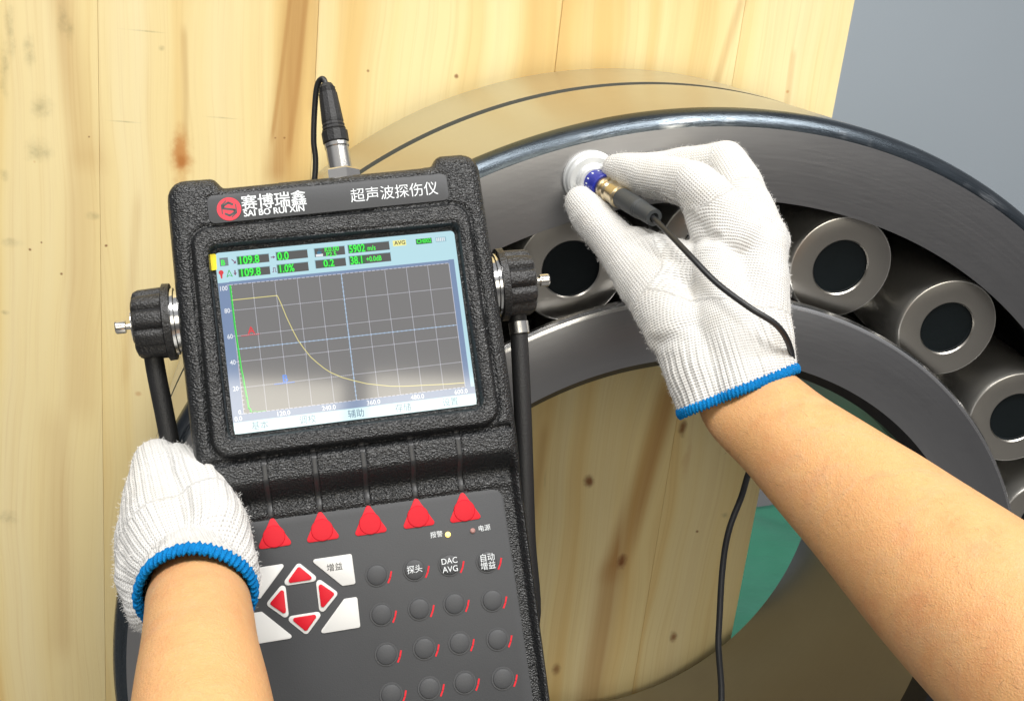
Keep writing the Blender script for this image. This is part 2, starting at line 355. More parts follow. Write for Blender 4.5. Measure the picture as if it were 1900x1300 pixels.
# wooden board of separate planks
board = empty('wooden_crate_side', (.3, YB, 0))
tag(board, 'pale pine crate side of upright planks standing behind the steel bearing', 'wooden board')
joints = [onY(u, 0, YB)[0] for u in (-420, -110, 181, 592, 1045, 1384)] + [onY(1586, 0, YB)[0]]
for i in range(len(joints) - 1):
    a, b = joints[i], joints[i + 1]; bm = bmesh.new(); g = .00006 if i != 2 else .00015
    dz = [0, .0, .0, -.0012, .0, .0003][i]
    box_bm(bm, ((a + b) / 2 - .3, .010 + dz * -1, .80), (b - a - 2 * g, .020, 1.6), .0002)
    bmobj('plank', bm, MAT['pine'], board, deg=30)
for z in (.12, .85, 1.5):
    bm = bmesh.new(); box_bm(bm, ((joints[0] + joints[-1]) / 2 - .3, .0425, z), (joints[-1] - joints[0] - .03, .04, .09), .002); bmobj('batten', bm, MAT['pine'], board)
# ------------------------------------------------------------------ BEARING
RC = np.array([.30805, .69379, .893 - .47904])
ringM = Matrix(((1, 0, 0, RC[0]), (0, 1, 0, RC[1]), (0, 0, 1, RC[2]), (0, 0, 0, 1)))
bearing = empty('roller_bearing', mat=ringM)
tag(bearing, 'large open steel roller bearing standing on edge against the pine crate side', 'bearing')
FY = np.array([[1, 0, 0, 0], [0, 0, 1, 0], [0, 1, 0, 0], [0, 0, 0, 1.]])     # lathe Z -> local Y (away from the camera)
W = .272
def arc(r0, h0, r1, h1, bulge, n=10):
    return [(r0 + (r1 - r0) * t + bulge * math.sin(math.pi * t), h0 + (h1 - h0) * t) for t in np.linspace(0, 1, n)]
# outer ring: 0 face, 1 rim, 2 chamfer, 3 raceway
pr = [(.3535, .0), (.4010, .0), (.4040, .0008), (.4085, .0042), (.4107, .0080), (.4117, .0125), (.4117, .1440), (.4070, .1452), (.4070, .1590), (.4117, .1602), (.4117, W - .006), (.4080, W), (.362, W)]
fm = [0, 2, 2, 2, 2, 1, 4, 4, 4, 1, 2, 0]
rw = arc(.362, W, .3555, .004, .018, 14)[1:]
pr += rw; fm += [3] * len(rw)
fm = fm + [3]
lathe('outer_ring', pr, [MAT['face'], MAT['od'], MAT['blued'], MAT['dark_race'], plain('dark_olive_groove', (.05, .052, .04), .6)], bearing, 360, FY, fm=fm, closed=True, deg=28)  # rim groove has one even dark olive colour
# inner ring
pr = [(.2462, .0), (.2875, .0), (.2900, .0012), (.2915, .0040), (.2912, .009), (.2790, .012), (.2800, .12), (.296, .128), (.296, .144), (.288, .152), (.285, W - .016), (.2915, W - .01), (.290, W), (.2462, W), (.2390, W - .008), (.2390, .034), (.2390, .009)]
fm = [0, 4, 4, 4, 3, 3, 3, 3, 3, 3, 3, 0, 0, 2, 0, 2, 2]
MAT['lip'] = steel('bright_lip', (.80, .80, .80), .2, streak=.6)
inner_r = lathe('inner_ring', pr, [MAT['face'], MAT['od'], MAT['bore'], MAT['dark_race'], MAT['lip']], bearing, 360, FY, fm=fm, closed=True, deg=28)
inner_r.location = (-.0040, 0, -.0040)
# guide ring between the two roller rows
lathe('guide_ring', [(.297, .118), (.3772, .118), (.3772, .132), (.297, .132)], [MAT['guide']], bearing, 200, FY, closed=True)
# rollers: barrel axis along Y
def roller_mesh():
    R = .0382; Lr = .104
    prof = [(0, .0028), (.0190, .0028), (.0196, .0022), (.0198, .0010), (.0207, 0), (.0364, 0), (.0372, .0004), (R - .0003, .0018), (R, .004)]
    n0 = len(prof)
    for t in np.linspace(.1, .9, 7): prof.append((R + .0012 * math.sin(math.pi * t), .005 + (Lr - .01) * t))
    prof += [(R, Lr - .004), (R - .002, Lr), (.0190, Lr), (.018, Lr - .004), (0, Lr - .004)]
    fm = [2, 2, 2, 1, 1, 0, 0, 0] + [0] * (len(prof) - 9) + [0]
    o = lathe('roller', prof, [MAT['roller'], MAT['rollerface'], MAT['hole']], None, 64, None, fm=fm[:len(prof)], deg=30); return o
r0 = roller_mesh(); me = r0.data; first = True
def ring_ang(u, v):
    q = onY(u, v, RC[1] + .004) - RC; return math.atan2(q[2], q[0]), math.hypot(q[0], q[2])
a1 = ring_ang(1572, 505); a2 = ring_ang(1770, 620); a0 = ring_ang(1067, 508)
print('roller angles', [(round(math.degrees(a), 2), round(r, 4)) for a, r in (a0, a1, a2)])
step = a1[0] - a2[0]; RP = .3175
angs = [a2[0] - step * k for k in range(5)] + [a1[0] + 0 * step, (a0[0] + a1[0]) / 2, a0[0]] + [a0[0] + (a0[0] - a1[0]) / 2 * k for k in range(1, 16)]
used = []
for a in angs:
    if any(abs((a - b + math.pi) % (2 * math.pi) - math.pi) < math.radians(12.5) for b in used): continue
    used.append(a)
    for row in range(2):
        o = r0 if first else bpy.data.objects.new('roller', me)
        if not first: COL.objects.link(o)
        first = False; o.parent = bearing
        x, z = RP * math.cos(a), RP * math.sin(a)
        y0 = .0145 if row == 0 else W - .014
        # rotate lathe Z to +Y (front row) or -Y (back row) with a slight cant
        q = Vector((.10 * math.cos(a), 1 if row == 0 else -1, .10 * math.sin(a))).normalized()
        o.rotation_mode = 'QUATERNION'; o.rotation_quaternion = q.to_track_quat('Z', 'X'); o.location = (x, y0, z)
# ------------------------------------------------------------------ INSTRUMENT
dm = Matrix.Identity(4); Rw = M @ RD; Tw = CAMP + M @ TD
for i in range(3):
    for j in range(3): dm[i][j] = Rw[i][j]
    dm[i][3] = Tw[i]
dev = empty('flaw_detector', mat=dm)
tag(dev, 'black handheld ultrasonic flaw detector with lit screen and five red triangle keys', 'flaw detector')
mmv = .001
KZ = -.0085                                       # keypad level
def sdpoly(px, py, poly):
    """signed distance (negative inside), vectorised"""
    d = np.full(px.shape, 1e9); s = np.zeros(px.shape, bool); n = len(poly)
    for i in range(n):
        ax, ay = poly[i]; bx, by = poly[(i + 1) % n]; ex, ey = bx - ax, by - ay; wx, wy = px - ax, py - ay
        t = np.clip((wx * ex + wy * ey) / (ex * ex + ey * ey + 1e-18), 0, 1); d = np.minimum(d, (wx - t * ex) ** 2 + (wy - t * ey) ** 2)
        c = ((ay > py) != (by > py)) & (px < (bx - ax) * (py - ay) / (by - ay + 1e-18) + ax); s ^= c
    d = np.sqrt(d); return np.where(s, -d, d)
BOT = -205
outline = rpoly([(-76.5, 80.5), (-54.5, 80.2), (-50.5, 75.0), (50.5, 77.0), (54.0, 82), (74.3, 82), (75.2, 20), (75.2, -40), (74.5, BOT), (-75.5, BOT), (-76.8, -40), (-77.2, 20)],
                [9, 4, 3, 3, 4, 9, 30, 30, 12, 12, 30, 30], 6)
def ss(a, b, x): t = np.clip((x - a) / (b - a), 0, 1); return t * t * (3 - 2 * t)
bez = rpoly([(-66.5, 54.5), (64.5, 55.2), (66.3, -53.0), (-67.0, -53.0)], 8, 6)
win = rpoly([(-59.6, 45.6), (58.9, 45.8), (59.2, -45.2), (-59.6, -45.0)], 3.5, 4)
pad = rpoly([(-66.8, -83.6), (66.0, -83.9), (67.2, BOT + 12), (-66.8, BOT + 12)], 6, 5)
plt = rpoly([(-58.9, 71.0), (57.6, 72.4), (57.4, 57.6), (-58.9, 56.2)], 3.2, 5)
def case_mesh():
    h = .7; xs = np.arange(-78.4, 76.9, h); ys = np.arange(BOT - 1.4, 84, h)
    X, Y = np.meshgrid(xs, ys)
    D = sdpoly(X, Y, outline)
    # snap near-outside vertices on to the outline
    e = .01; gx = (sdpoly(X + e, Y, outline) - D) / e; gy = (sdpoly(X, Y + e, outline) - D) / e
    near = np.abs(D) < h * .75
    X = np.where(near, X - gx * D, X); Y = np.where(near, Y - gy * D, Y); keepv = (D < h * .75)
    D2 = np.where(near, 0, D)
    db = sdpoly(X, Y, bez); dw = sdpoly(X, Y, win); dk = sdpoly(X, Y, pad); dpl = sdpoly(X, Y, plt)
    top = ss(-66.5, -61, Y)                        # 1 over the upper body
    Z = np.full(X.shape, 2.6)
    Z += 2.2 * ss(1.2, -.8, db)                                       # raised bezel round the window
    Z -= 1.3 * np.exp(-((db - 1.6) / 1.0) ** 2)                        # groove at its foot
    Z -= 2.6 * np.exp(-((Y + 55.6) / 1.5) ** 2) * (np.abs(X) < 72)      # deeper groove below it
    # ledge, down-facing slope and toe above the keypad
    inner = ss(-71.5, -66.5, X) * ss(74.0, 69.5, X)
    low = -11.5 * ss(-65.5, -77.0, Y) + 1.1 * np.exp(-((Y + 81.5) / 3.0) ** 2) * (Y < 0)
    rim = -5.0 * ss(-62, -84, Y)
    Z += np.where(Y < -58, low * inner + rim * (1 - inner), 0)
    # five parting grooves running over the step
    for gx_ in (-45.6, -22.7, .1, 23.0, 45.6):
        Z -= 1.1 * ss(1.5, 1.0, np.abs(X - gx_)) * (Y < -53.0) * (Y > -83.4)
    Z = np.where(dk < 0, np.minimum(Z, -8.9), Z)
    Z = np.where(dw < .7, np.where(dw < 0, -.9, Z - (Z + .9) * ss(.7, -.1, dw)), Z)
    Z = np.where((dw >= .7) & (dw < 3.2), Z - 1.0 * ss(3.2, .7, dw), Z)  # lip sloping into the window
    Z = np.where(dpl < .35, Z - .55, Z)
    r = 6.5; d = np.clip(-D2, 0, r); Z -= (r - np.sqrt(np.maximum(r * r - (r - d) ** 2, 0))) * .95
    global STRIP; STRIP = [(float(Y[j, 105]), float(Z[j, 105])) for j in range(X.shape[0]) if -83.3 < Y[j, 105] < -53.4]
    ny, nx = X.shape; idx = -np.ones(X.shape, int)
    F_ = [];
    kv = keepv
    q = kv[:-1, :-1] & kv[:-1, 1:] & kv[1:, 1:] & kv[1:, :-1]
    use = np.zeros(X.shape, bool); use[:-1, :-1] |= q; use[:-1, 1:] |= q; use[1:, 1:] |= q; use[1:, :-1] |= q
    idx[use] = np.arange(use.sum()); V = np.c_[X[use], Y[use], Z[use]] * mmv
    jj, ii = np.nonzero(q)
    F_ = np.c_[idx[jj, ii], idx[jj, ii + 1], idx[jj + 1, ii + 1], idx[jj + 1, ii]]
    me = bpy.data.meshes.new('front_shell'); me.from_pydata(V.tolist(), [], F_.tolist()); me.update()
    bm = bmesh.new(); bm.from_mesh(me)
    be = [e_ for e_ in bm.edges if e_.is_boundary]
    for dz, dxy in ((-.004, .0006), (-.0145, .0008), (-.0008, -.0010), (-.0010, 0), (-.0008, .0010), (-.022, -.001), (-.004, -.005)):
        r_ = bmesh.ops.extrude_edge_only(bm, edges=be); vs_ = [g for g in r_['geom'] if isinstance(g, bmesh.types.BMVert)]
        be = [g for g in r_['geom'] if isinstance(g, bmesh.types.BMEdge) and g.is_boundary]
        for v_ in vs_:
            n_ = Vector((v_.co.x + .001, v_.co.y + .06, 0)); dd = Vector((math.copysign(1, n_.x) if abs(n_.x) > .068 else 0, math.copysign(1, n_.y) if abs(n_.y) > .13 else 0, 0))
            if dd.length: dd.normalize()
            v_.co.z += dz; v_.co += dd * dxy
    bmesh.ops.contextual_create(bm, geom=be)
    bmesh.ops.recalc_face_normals(bm, faces=bm.faces[:])
    bm.to_mesh(me); bm.free(); me.materials.append(MAT['shell']); me.polygons.foreach_set('use_smooth', [True] * len(me.polygons))
    o = bpy.data.objects.new('front_shell', me); COL.objects.link(o); o.parent = dev; sharp(o, 60); return o
case_mesh()
for gx_ in (-45.6, -22.7, .1, 23.0, 45.6):
    vs = []; fs = []
    for i, (y_, z_) in enumerate(STRIP):
        vs += [((gx_ - 1.15) * mmv, y_ * mmv, (z_ - .62) * mmv), ((gx_ - .6) * mmv, y_ * mmv, (z_ - .42) * mmv), ((gx_ + .6) * mmv, y_ * mmv, (z_ - .42) * mmv), ((gx_ + 1.15) * mmv, y_ * mmv, (z_ - .62) * mmv)]
        if i: b_ = 4 * i; fs += [(b_ - 4 + k, b_ - 3 + k, b_ + 1 + k, b_ + k) for k in range(3)]
    mk('parting_strip', vs, fs, MAT['smooth_black'], dev)
def mm(poly): return [(p[0] * mmv, p[1] * mmv) for p in poly]
# text helper: flat lettering lying on a plane of the parent
def lettering(name, body, x, y, size, z, mat, parent, align='LEFT', bold=0., xs=1., shear=0., rotz=0., sp=1.):
    c = bpy.data.curves.new(name, 'FONT'); c.body = body; c.size = size; c.align_x = align; c.align_y = 'CENTER'; c.offset = bold * size; c.shear = shear; c.resolution_u = 3
    c.space_character = sp
    t = bpy.data.objects.new(name, c); COL.objects.link(t); dg = bpy.context.evaluated_depsgraph_get()
    me = bpy.data.meshes.new_from_object(t.evaluated_get(dg)); bpy.data.objects.remove(t); me.materials.clear(); me.materials.append(mat)
    o = bpy.data.objects.new(name, me); COL.objects.link(o); o.parent = parent; o.location = (x, y, z); o.scale = (xs, 1, 1); o.rotation_euler = (0, 0, rotz)
    return o
def flatpoly(name, polys, z, mat, parent):
    vs, fs = [], []
    for p in polys:
        fs.append(tuple(range(len(vs), len(vs) + len(p)))); vs += [(a[0], a[1], z) for a in p]
    return mk(name, vs, fs, mat, parent, smooth=False)
def rect(x0, y0, x1, y1): return [(x0 * mmv, y0 * mmv), (x1 * mmv, y0 * mmv), (x1 * mmv, y1 * mmv), (x0 * mmv, y1 * mmv)]
def lineq(pts, wd):
    """ribbon quads (mm in) along a polyline"""
    out = []
    for a, b in zip(pts[:-1], pts[1:]):
        a = np.array(a, float); b = np.array(b, float); t = (b - a) / np.linalg.norm(b - a); n = np.array([-t[1], t[0]]) * wd / 2; e = t * wd * .2
        out.append([tuple((a - n - e) * mmv), tuple((b - n + e) * mmv), tuple((b + n + e) * mmv), tuple((a + n - e) * mmv)])
    return out
# name plate
plate = slab('name_plate', mm(rpoly([(-58.3, 70.4), (57.0, 71.8), (56.8, 58.2), (-58.3, 56.8)], 3.0, 5)), .0005, .0024, MAT['plate'], dev, .0002)
NZ = .00244; tilt = .008
def disc(cx, cy, r, n=40): return [(cx * mmv + r * mmv * math.cos(2 * math.pi * k / n), cy * mmv + r * mmv * math.sin(2 * math.pi * k / n)) for k in range(n)]
lc = L(425, 388, .0024) * 1000
logo = slab('round_logo', disc(lc[0], lc[1], 5.6), .0024, .0026, MAT['ink_red'], plate, 0)
S = [(1.9, 2.0), (0, 3.1), (-2.6, 1.7), (-2.6, .5), (2.5, -.6), (2.5, -1.9), (0, -3.2), (-2.0, -2.1)]
flatpoly('logo_emblem', lineq([(lc[0] + a, lc[1] + b) for a, b in S], 1.15) + lineq([(lc[0] + 3.3 * math.cos(math.radians(a)) * 1.15, lc[1] + 4.2 * math.sin(math.radians(a))) for a in (-75, -30, 30)], .6) + lineq([(lc[0] + 3.3 * math.cos(math.radians(a)) * 1.15, lc[1] + 4.2 * math.sin(math.radians(a))) for a in (105, 150, 210)], .6), .00265, MAT['plate'], plate)
p0 = L(449, 381, .0024)
for k in range(4): lettering('lettering', '赛博瑞鑫', p0[0] - .0005 + (k % 2) * .00018, p0[1] + .0003 + (k // 2) * .00012, .0079, .0025 + k * .00002, MAT['ink_white'], plate, xs=.98, rotz=tilt)
p0 = L(452, 397, .0024)
for k in range(3): lettering('lettering', 'SAI BO RUI XIN', p0[0] - .0001 + k * .00010, p0[1] + (k % 2) * .00010 - .0001, .0043, .0025 + k * .00002, MAT['ink_white'], plate, xs=.97, rotz=tilt)
p0 = L(650, 366, .0024)
lettering('lettering', '超声波探伤仪', p0[0], p0[1] + .0001, .0073, .0025, MAT['ink_white'], plate, bold=-.003, xs=.985, rotz=tilt)
# screen ---------------------------------------------------------------
def lcd(name, col, e=1., refl=True):
    m = NT(name); m.set(Base_Color=(.01, .01, .01), Roughness=.07, Emission_Color=col, Emission_Strength=e); m.b.inputs['IOR'].default_value = 2.1; return m.m
MS = dict(pale=lcd('lcd_pale_blue', (.50, .78, .86), .95), band=lcd('lcd_slate_blue', (.17, .25, .42), 1.), plot=lcd('lcd_plot', (.168, .163, .160), 1.), dark=lcd('lcd_box', (.07, .07, .065), 1.),  # plot grey: reflection haze over a blackish background, put into the emission
          green=lcd('lcd_green', (.03, .95, .04), 1.15), dgreen=lcd('lcd_trace_green', (.02, .45, .06), 1.), grid=lcd('lcd_grid', (.60, .60, .68), 1.), cross=lcd('lcd_blue_line', (.45, .62, .85), 1.), yellow=lcd('lcd_yellow', (.85, .75, .25), 1.),
          red=lcd('lcd_red', (.75, .02, .03), 1.), blue=lcd('lcd_blue', (.04, .22, .80), 1.), white=lcd('lcd_white', (.82, .86, .90), 1.), text=lcd('lcd_menu_text', (.02, .16, .27), 1.), dark_text=lcd('lcd_menu_text_dark', (.01, .11, .24), 1.), ylab=lcd('lcd_yellow_tab', (.95, .90, .30), 1.), grey=lcd('lcd_grey', (.16, .20, .22), 1.), menu=lcd('lcd_menu', (.66, .90, .93), 1.),
          edge=lcd('lcd_edge', (.30, .52, .60), 1.), gbox=lcd('lcd_green_box', (.01, .13, .025), 1.), brown=lcd('lcd_arrow', (.20, .08, .16), 1.))
screen = slab('display', mm(rpoly([(-57.6, 43.2), (57.3, 43.2), (57.3, -43.1), (-57.4, -43.1)], 2.0, 5)), -.0014, 0, MS['pale'], dev, 0)
z1, z2, z3, z4 = .00006, .00012, .00018, .00024
gb = flatpoly('display_gasket', [mm(rpoly([(-59.6, 45.6), (58.9, 45.8), (59.2, -45.2), (-59.6, -45.0)], 3.5, 4))], -.0010, MAT['rubber'], dev)
flatpoly('axis_band', [rect(-57.5, -37.6, -52.3, 28.6), rect(-52.3, -37.6, 57.2, -34.2), rect(52.7, -34.2, 55.4, 29.0), rect(-52.3, 27.2, 52.7, 28.8)], z1, MS['band'], screen)
flatpoly('menu_bar', [rect(-57.2, -43.0, 57.0, -37.9)], z1, MS['menu'], screen)
flatpoly('plot_area', [rect(-52.4, -34.2, 52.7, 27.3)], z2, MS['plot'], screen)
boxes = [(-47.5, 36.1, -32.7, 40.5), (-47.5, 30.1, -32.9, 34.4), (-29.2, 36.3, -14.5, 40.8), (-29.4, 30.0, -14.8, 34.7), (-11.1, 36.2, 3.3, 40.8), (-11.3, 30.6, 3.1, 35.0), (5.0, 36.4, 24.9, 41.0), (4.9, 30.7, 24.9, 35.4)]
flatpoly('readout_box', [rect(a, b + .4, c, d - .1) for a, b, c, d in boxes], z1, MS['dark'], screen)
flatpoly('readout_box_edge', sum([[rect(a - .35, d - .1, c + .35, d + .25), rect(a - .35, b + .4, a, d)] for a, b, c, d in boxes], []), z1, MS['edge'], screen)
flatpoly('lit_field', [rect(-47.4, 36.6, -37.6, 40.3), rect(-47.4, 30.6, -37.6, 34.2), rect(-29.1, 36.8, -24.0, 40.6), rect(-29.2, 30.6, -21.6, 34.5), rect(5.1, 36.9, 13.5, 40.8), rect(5.0, 31.2, 12.4, 35.2), rect(-8.0, 31.2, -2.5, 34.8)], z2, MS['gbox'], screen)
for t, x, y, s, xs in [('109.8', -47.1, 38.3, 5.4, .80), ('109.8', -47.1, 32.3, 5.4, .80), ('0.0', -28.8, 38.5, 5.4, .80), ('1.0%', -29.0, 32.4, 5.2, .74), ('0.2', -7.6, 32.9, 4.8, .86), ('5902', 5.3, 38.7, 5.4, .70), ('m/s', 14.1, 38.4, 3.4, .80), ('38.1', 5.2, 33.0, 5.4, .68), ('+0.0dB', 12.9, 33.0, 3.5, .72), ('K0.00', -6.4, 39.7, 3.1, .92), ('P2.5', -5.9, 37.2, 3.1, .92)]:
    lettering('lettering', t, x * mmv, y * mmv, s * mmv, z3, MS['green'], screen, xs=xs * 1.03, bold=.018)
flatpoly('average_tab', [rect(26.7, 38.2, 33.1, 41.0)], z1, MS['ylab'], screen); lettering('lettering', 'AVG', 27.4 * mmv, 39.6 * mmv, .0027, z3, MAT['ink_black'], screen, bold=.02)
flatpoly('channel_tab', [rect(38.0, 38.0, 45.8, 40.7)], z1, MS['gbox'], screen); lettering('lettering', 'CH002', 38.3 * mmv, 39.35 * mmv, .0029, z3, MS['green'], screen, bold=.015, xs=.85)
flatpoly('battery_icon', [rect(47.7, 38.2, 52.9, 40.6)], z1, MS['edge'], screen)
flatpoly('battery_bars', [rect(48.1 + .9 * k, 38.5, 48.6 + .9 * k, 40.3) for k in range(5)], z2, MS['white'], screen)
flatpoly('mode_icon', [rect(-55.6, 36.6, -51.7, 40.6)], z1, MS['grey'], screen); lettering('lettering', 'B', -55.2 * mmv, 38.1 * mmv, .0036, z2, MS['green'], screen, bold=.02)
flatpoly('pin_icon', [disc(-55.5, 33.6, 1.15, 16), [(-.0561, .0326), (-.0549, .0326), (-.0552, .0307), (-.0558, .0307)]], z1, MS['red'], screen)
flatpoly('arrow_icon', lineq([(-53.0, 31.2), (-51.8, 34.4), (-50.5, 31.2)], .35) + lineq([(-53.0, 31.2), (-51.8, 32.0), (-50.5, 31.2)], .3), z1, MS['dgreen'], screen)
flatpoly('direction_arrow', lineq([(-50.0, 39.4), (-48.6, 37.9)], .45) + [[(-.0482, .0373), (-.0482, .0388), (-.0495, .0373)]] + lineq([(-49.1, 34.0), (-49.1, 32.6)], .6) + [[(-.0499, .0328), (-.0483, .0328), (-.0491, .0315)]] + lineq([(-31.8, 38.6), (-30.6, 38.6)], .5) + [[(-.0308, .0379), (-.0297, .0386), (-.0308, .0393)]] + lineq([(-31.9, 31.4), (-31.3, 31.4), (-31.3, 33.4), (-30.4, 33.4), (-30.4, 31.4), (-29.9, 31.4)], .3), z1, MS['brown'], screen)
flatpoly('lock_icon', [rect(-10.7, 36.7, -7.3, 37.9)], z2, MS['white'], screen); flatpoly('lock_shackle', [rect(-10.0, 37.9, -7.9, 39.2)] + lineq([(-9.0, 39.2), (-9.0, 40.1), (-7.6, 40.1)], .3), z2, MS['text'], screen)
# grid: small dashes for dotted lines
dash = []; cross = []
px0, px1, py0, py1 = -52.2, 52.6, -34.0, 27.2
cols = [px0 + (px1 - px0) * k / 10 for k in range(11)]; rows = [py0 + (py1 - py0) * k / 5 for k in range(6)]
for i, x in enumerate(cols):
    if i in (0, 5, 10): continue
    y = py0
    while y < py1: dash.append(rect(x - .15, y, x + .15, y + .55)); y += .95
for j, y in enumerate(rows):
    if j in (0, 5): continue
    x = px0
    while x < px1: dash.append(rect(x, y - .15, x + .55, y + .15)); x += .95
flatpoly('grid_dots', dash, z3, MS['grid'], screen)
my = -3.55; mx = cols[5]
cross += [rect(px0, my - .13, px1, my + .13), rect(mx - .15, py0, mx + .15, py1)]
x = px0
while x < px1: cross.append(rect(x, my - .42, x + .3, my + .42)); x += 2.1
y = py0
while y < py1: cross.append(rect(mx - .42, y, mx + .42, y + .3)); y += 2.1
flatpoly('centre_cross', cross, z4, MS['cross'], screen)
fr = [rect(px0 - .15, py0, px0 + .1, py1), rect(px1 - .1, py0, px1 + .15, py1)]
x = px0
while x < px1: fr += [rect(x, py0 - .2, x + 1.5, py0 + .1), rect(x, py1 - .1, x + 1.5, py1 + .2)]; x += 2.1
y = py0
while y < py1: fr.append(rect(px0, y, px0 + .8, y + .3)); y += 2.06
for y in rows: fr.append(rect(px0 - 1.4, y - .15, px0, y + .15))
flatpoly('plot_frame', fr, z4, MS['grid'], screen)
cv = [(-52.0, 19.9), (-30.9, 19.9), (-29.6, 15.9), (-27.8, 9.2), (-25.6, 2.6), (-23.7, -2.4), (-21.3, -6.9), (-18.8, -11.0), (-15.9, -14.3), (-13.1, -17.2), (-10.2, -19.6), (-5.0, -22.6), (.1, -24.7), (5.8, -26.8), (11.6, -28.2), (17, -29.4), (23.3, -30.2), (35.2, -31.0), (43, -31.6), (52.5, -32.0)]
flatpoly('yellow_curve', lineq(cv, .33), .00030, MS['yellow'], screen)
gp = [(-52.1, 27.0), (-52.0, 7.6), (-51.6, -4), (-51.2, -13.8), (-50.9, -16), (-50.6, -21), (-50.1, -27), (-49.8, -31.8), (-49.2, -32.0), (-49.0, -33.6)]
poly = [(a * mmv, b * mmv) for a, b in gp] + [(-.0522, -.0336), (-.0522, .0270)]
tr = flatpoly('green_trace', lineq(gp, .75) + lineq([(-49.1, -33.3), (-47.8, -33.6), (-47.0, -33.2), (-46.2, -33.8), (-42, -33.8)], .35), .00030, MS['dgreen'], screen)
gp2 = [(a + .35, b) for a, b in gp]; flatpoly('green_trace_edge', lineq(gp2, .22), .00034, MS['green'], screen)
lettering('gate_letter', 'A', -.0447, .0045, .0048, .00030, MS['red'], screen, 'CENTER', bold=.02); flatpoly('gate_line', [rect(-49.6, 2.35, -41.0, 2.65)], .00030, MS['red'], screen)
lettering('gate_letter', 'B', -.0317, -.0200, .0048, .00030, MS['blue'], screen, 'CENTER', bold=.02); flatpoly('gate_line', [rect(-37.0, -22.2, -27.4, -21.85)], .00030, MS['blue'], screen)
for t, y in (('100', 25.8), ('80', 15.0), ('60', 2.7), ('40', -9.6), ('20', -22.0), ('0', -33.2)):
    lettering('lettering', t, -.0533, y * mmv, .0031, z3, MS['white'], screen, 'RIGHT', xs=.85, bold=.015)
for t, x in (('0.0', -54.9), ('120.0', -34.3), ('240.0', -13.1), ('360.0', 8.0), ('480.0', 29.1), ('600.0', 50.3)):
    lettering('lettering', t, x * mmv, -.0361, .0031, z3, MS['white'], screen, 'CENTER', xs=.95, bold=.015)
for t, x, k in (('基本', -45.5, 0), ('调校', -23.5, 0), ('辅助', -.8, 1), ('存储', 21.7, 0), ('设置', 44.5, 0)):
    lettering('lettering', t, x * mmv, -.0405, .0042, z3, MS['dark_text'] if k else MS['text'], screen, 'CENTER', xs=.95)
# yellow pull tab of the screen film
slab('film_tab', mm(rpoly([(-60.7, 42.6), (-56.9, 42.8), (-57.2, 35.0), (-60.6, 34.9)], .8, 3)), .0003, .0006, MAT['yellow'], dev, 0)
# keypad ---------------------------------------------------------------
keypad = slab('keypad', mm(rpoly([(-66.2, -84.2), (65.3, -84.5), (66.6, BOT + 12.6), (-66.2, BOT + 12.6)], 5.5, 5)), -.0095, KZ, MAT['plate'], dev, .0003)
kt = [L(508, 990, KZ), L(597, 978, KZ), L(686, 966, KZ), L(775, 953, KZ), L(861, 942, KZ)]
for k in kt:
    cx, cy = k[0] * 1000, k[1] * 1000 - .2
    tri = rpoly([(cx, cy + 8.9), (cx + 8.4, cy - 6.0), (cx - 8.4, cy - 6.0)], 1.3, 4)
    o = slab('arrow_key', mm(tri), KZ - .0002, KZ + .0004, MAT['redkey2'], dev, .0002)
    lathe('key_dome', [(.0052, 0), (.0052, .0003), (.0049, .0006), (.0036, .00072), (.0018, .00078), (0, .0008)], MAT['redkey'], o, 40, frame_z((k[0], k[1] - .0012, KZ + .0001), (0, 0, 1), (1, 0, 0)), deg=25)
def key_round(u, v, txt=None):
    k = L(u, v, KZ) if v is not None else u
    o = lathe('round_key', [(.0056, 0), (.0055, .0003), (.0050, .00035), (.0047, .0003), (.0045, .0008), (.0032, .0013), (0, .0014)], MAT['plate'], dev, 36, frame_z((k[0], k[1], KZ), (0, 0, 1), (1, 0, 0)), deg=20)
    if txt:
        for t, dy in zip(txt, (.0018, -.0021) if len(txt) > 1 else (0,)):
            lettering('key_lettering', t, k[0], k[1] + dy, .0040, KZ + .0015, MAT['ink_white'], o, 'CENTER', xs=.95, bold=.0)
    flatpoly('red_mark', lineq([(k[0] * 1000 + 7.0, k[1] * 1000 + .6), (k[0] * 1000 + 6.2, k[1] * 1000 - 2.0), (k[0] * 1000 + 4.9, k[1] * 1000 - 4.4)], .8), KZ + .00012, MAT['redkey2'], o)
    return k
ks = [key_round(904, 1041, ('自动', '增益')), key_round(834, 1047, ('DAC', 'AVG')), key_round(769, 1056, ('探头',)), key_round(699, 1066)]
for row in range(1, 4):
    for q in ks: key_round(np.array([q[0], q[1] - .0185 * row]), None)
for (u, v, t, al, mt) in [(798, 994, '报警', 'LEFT', 'ink_white'), (887, 982, '电源', 'LEFT', 'ink_white')]:
    q = L(u, v, KZ); lettering('lettering', t, q[0], q[1] + .0002, .0031, KZ + .0001, MAT[mt], keypad)
m = NT('amber_led'); m.set(Base_Color=(.9, .6, .2), Emission_Color=(1, .62, .12), Emission_Strength=3.2); MAT['amber'] = m.m
for (u, v, mt) in [(831, 991, MAT['amber']), (877, 984, plain('dim_led', (.42, .22, .20), .3))]:
    q = L(u, v, KZ); lathe('indicator_light', [(.0013, 0), (.0012, .0005), (.0007, .0009), (0, .001)], mt, keypad, 20, frame_z((q[0], q[1], KZ), (0, 0, 1), (1, 0, 0)))
c0 = L(555, 1056, KZ) * 1000; cx, cy = c0[0], -122.5
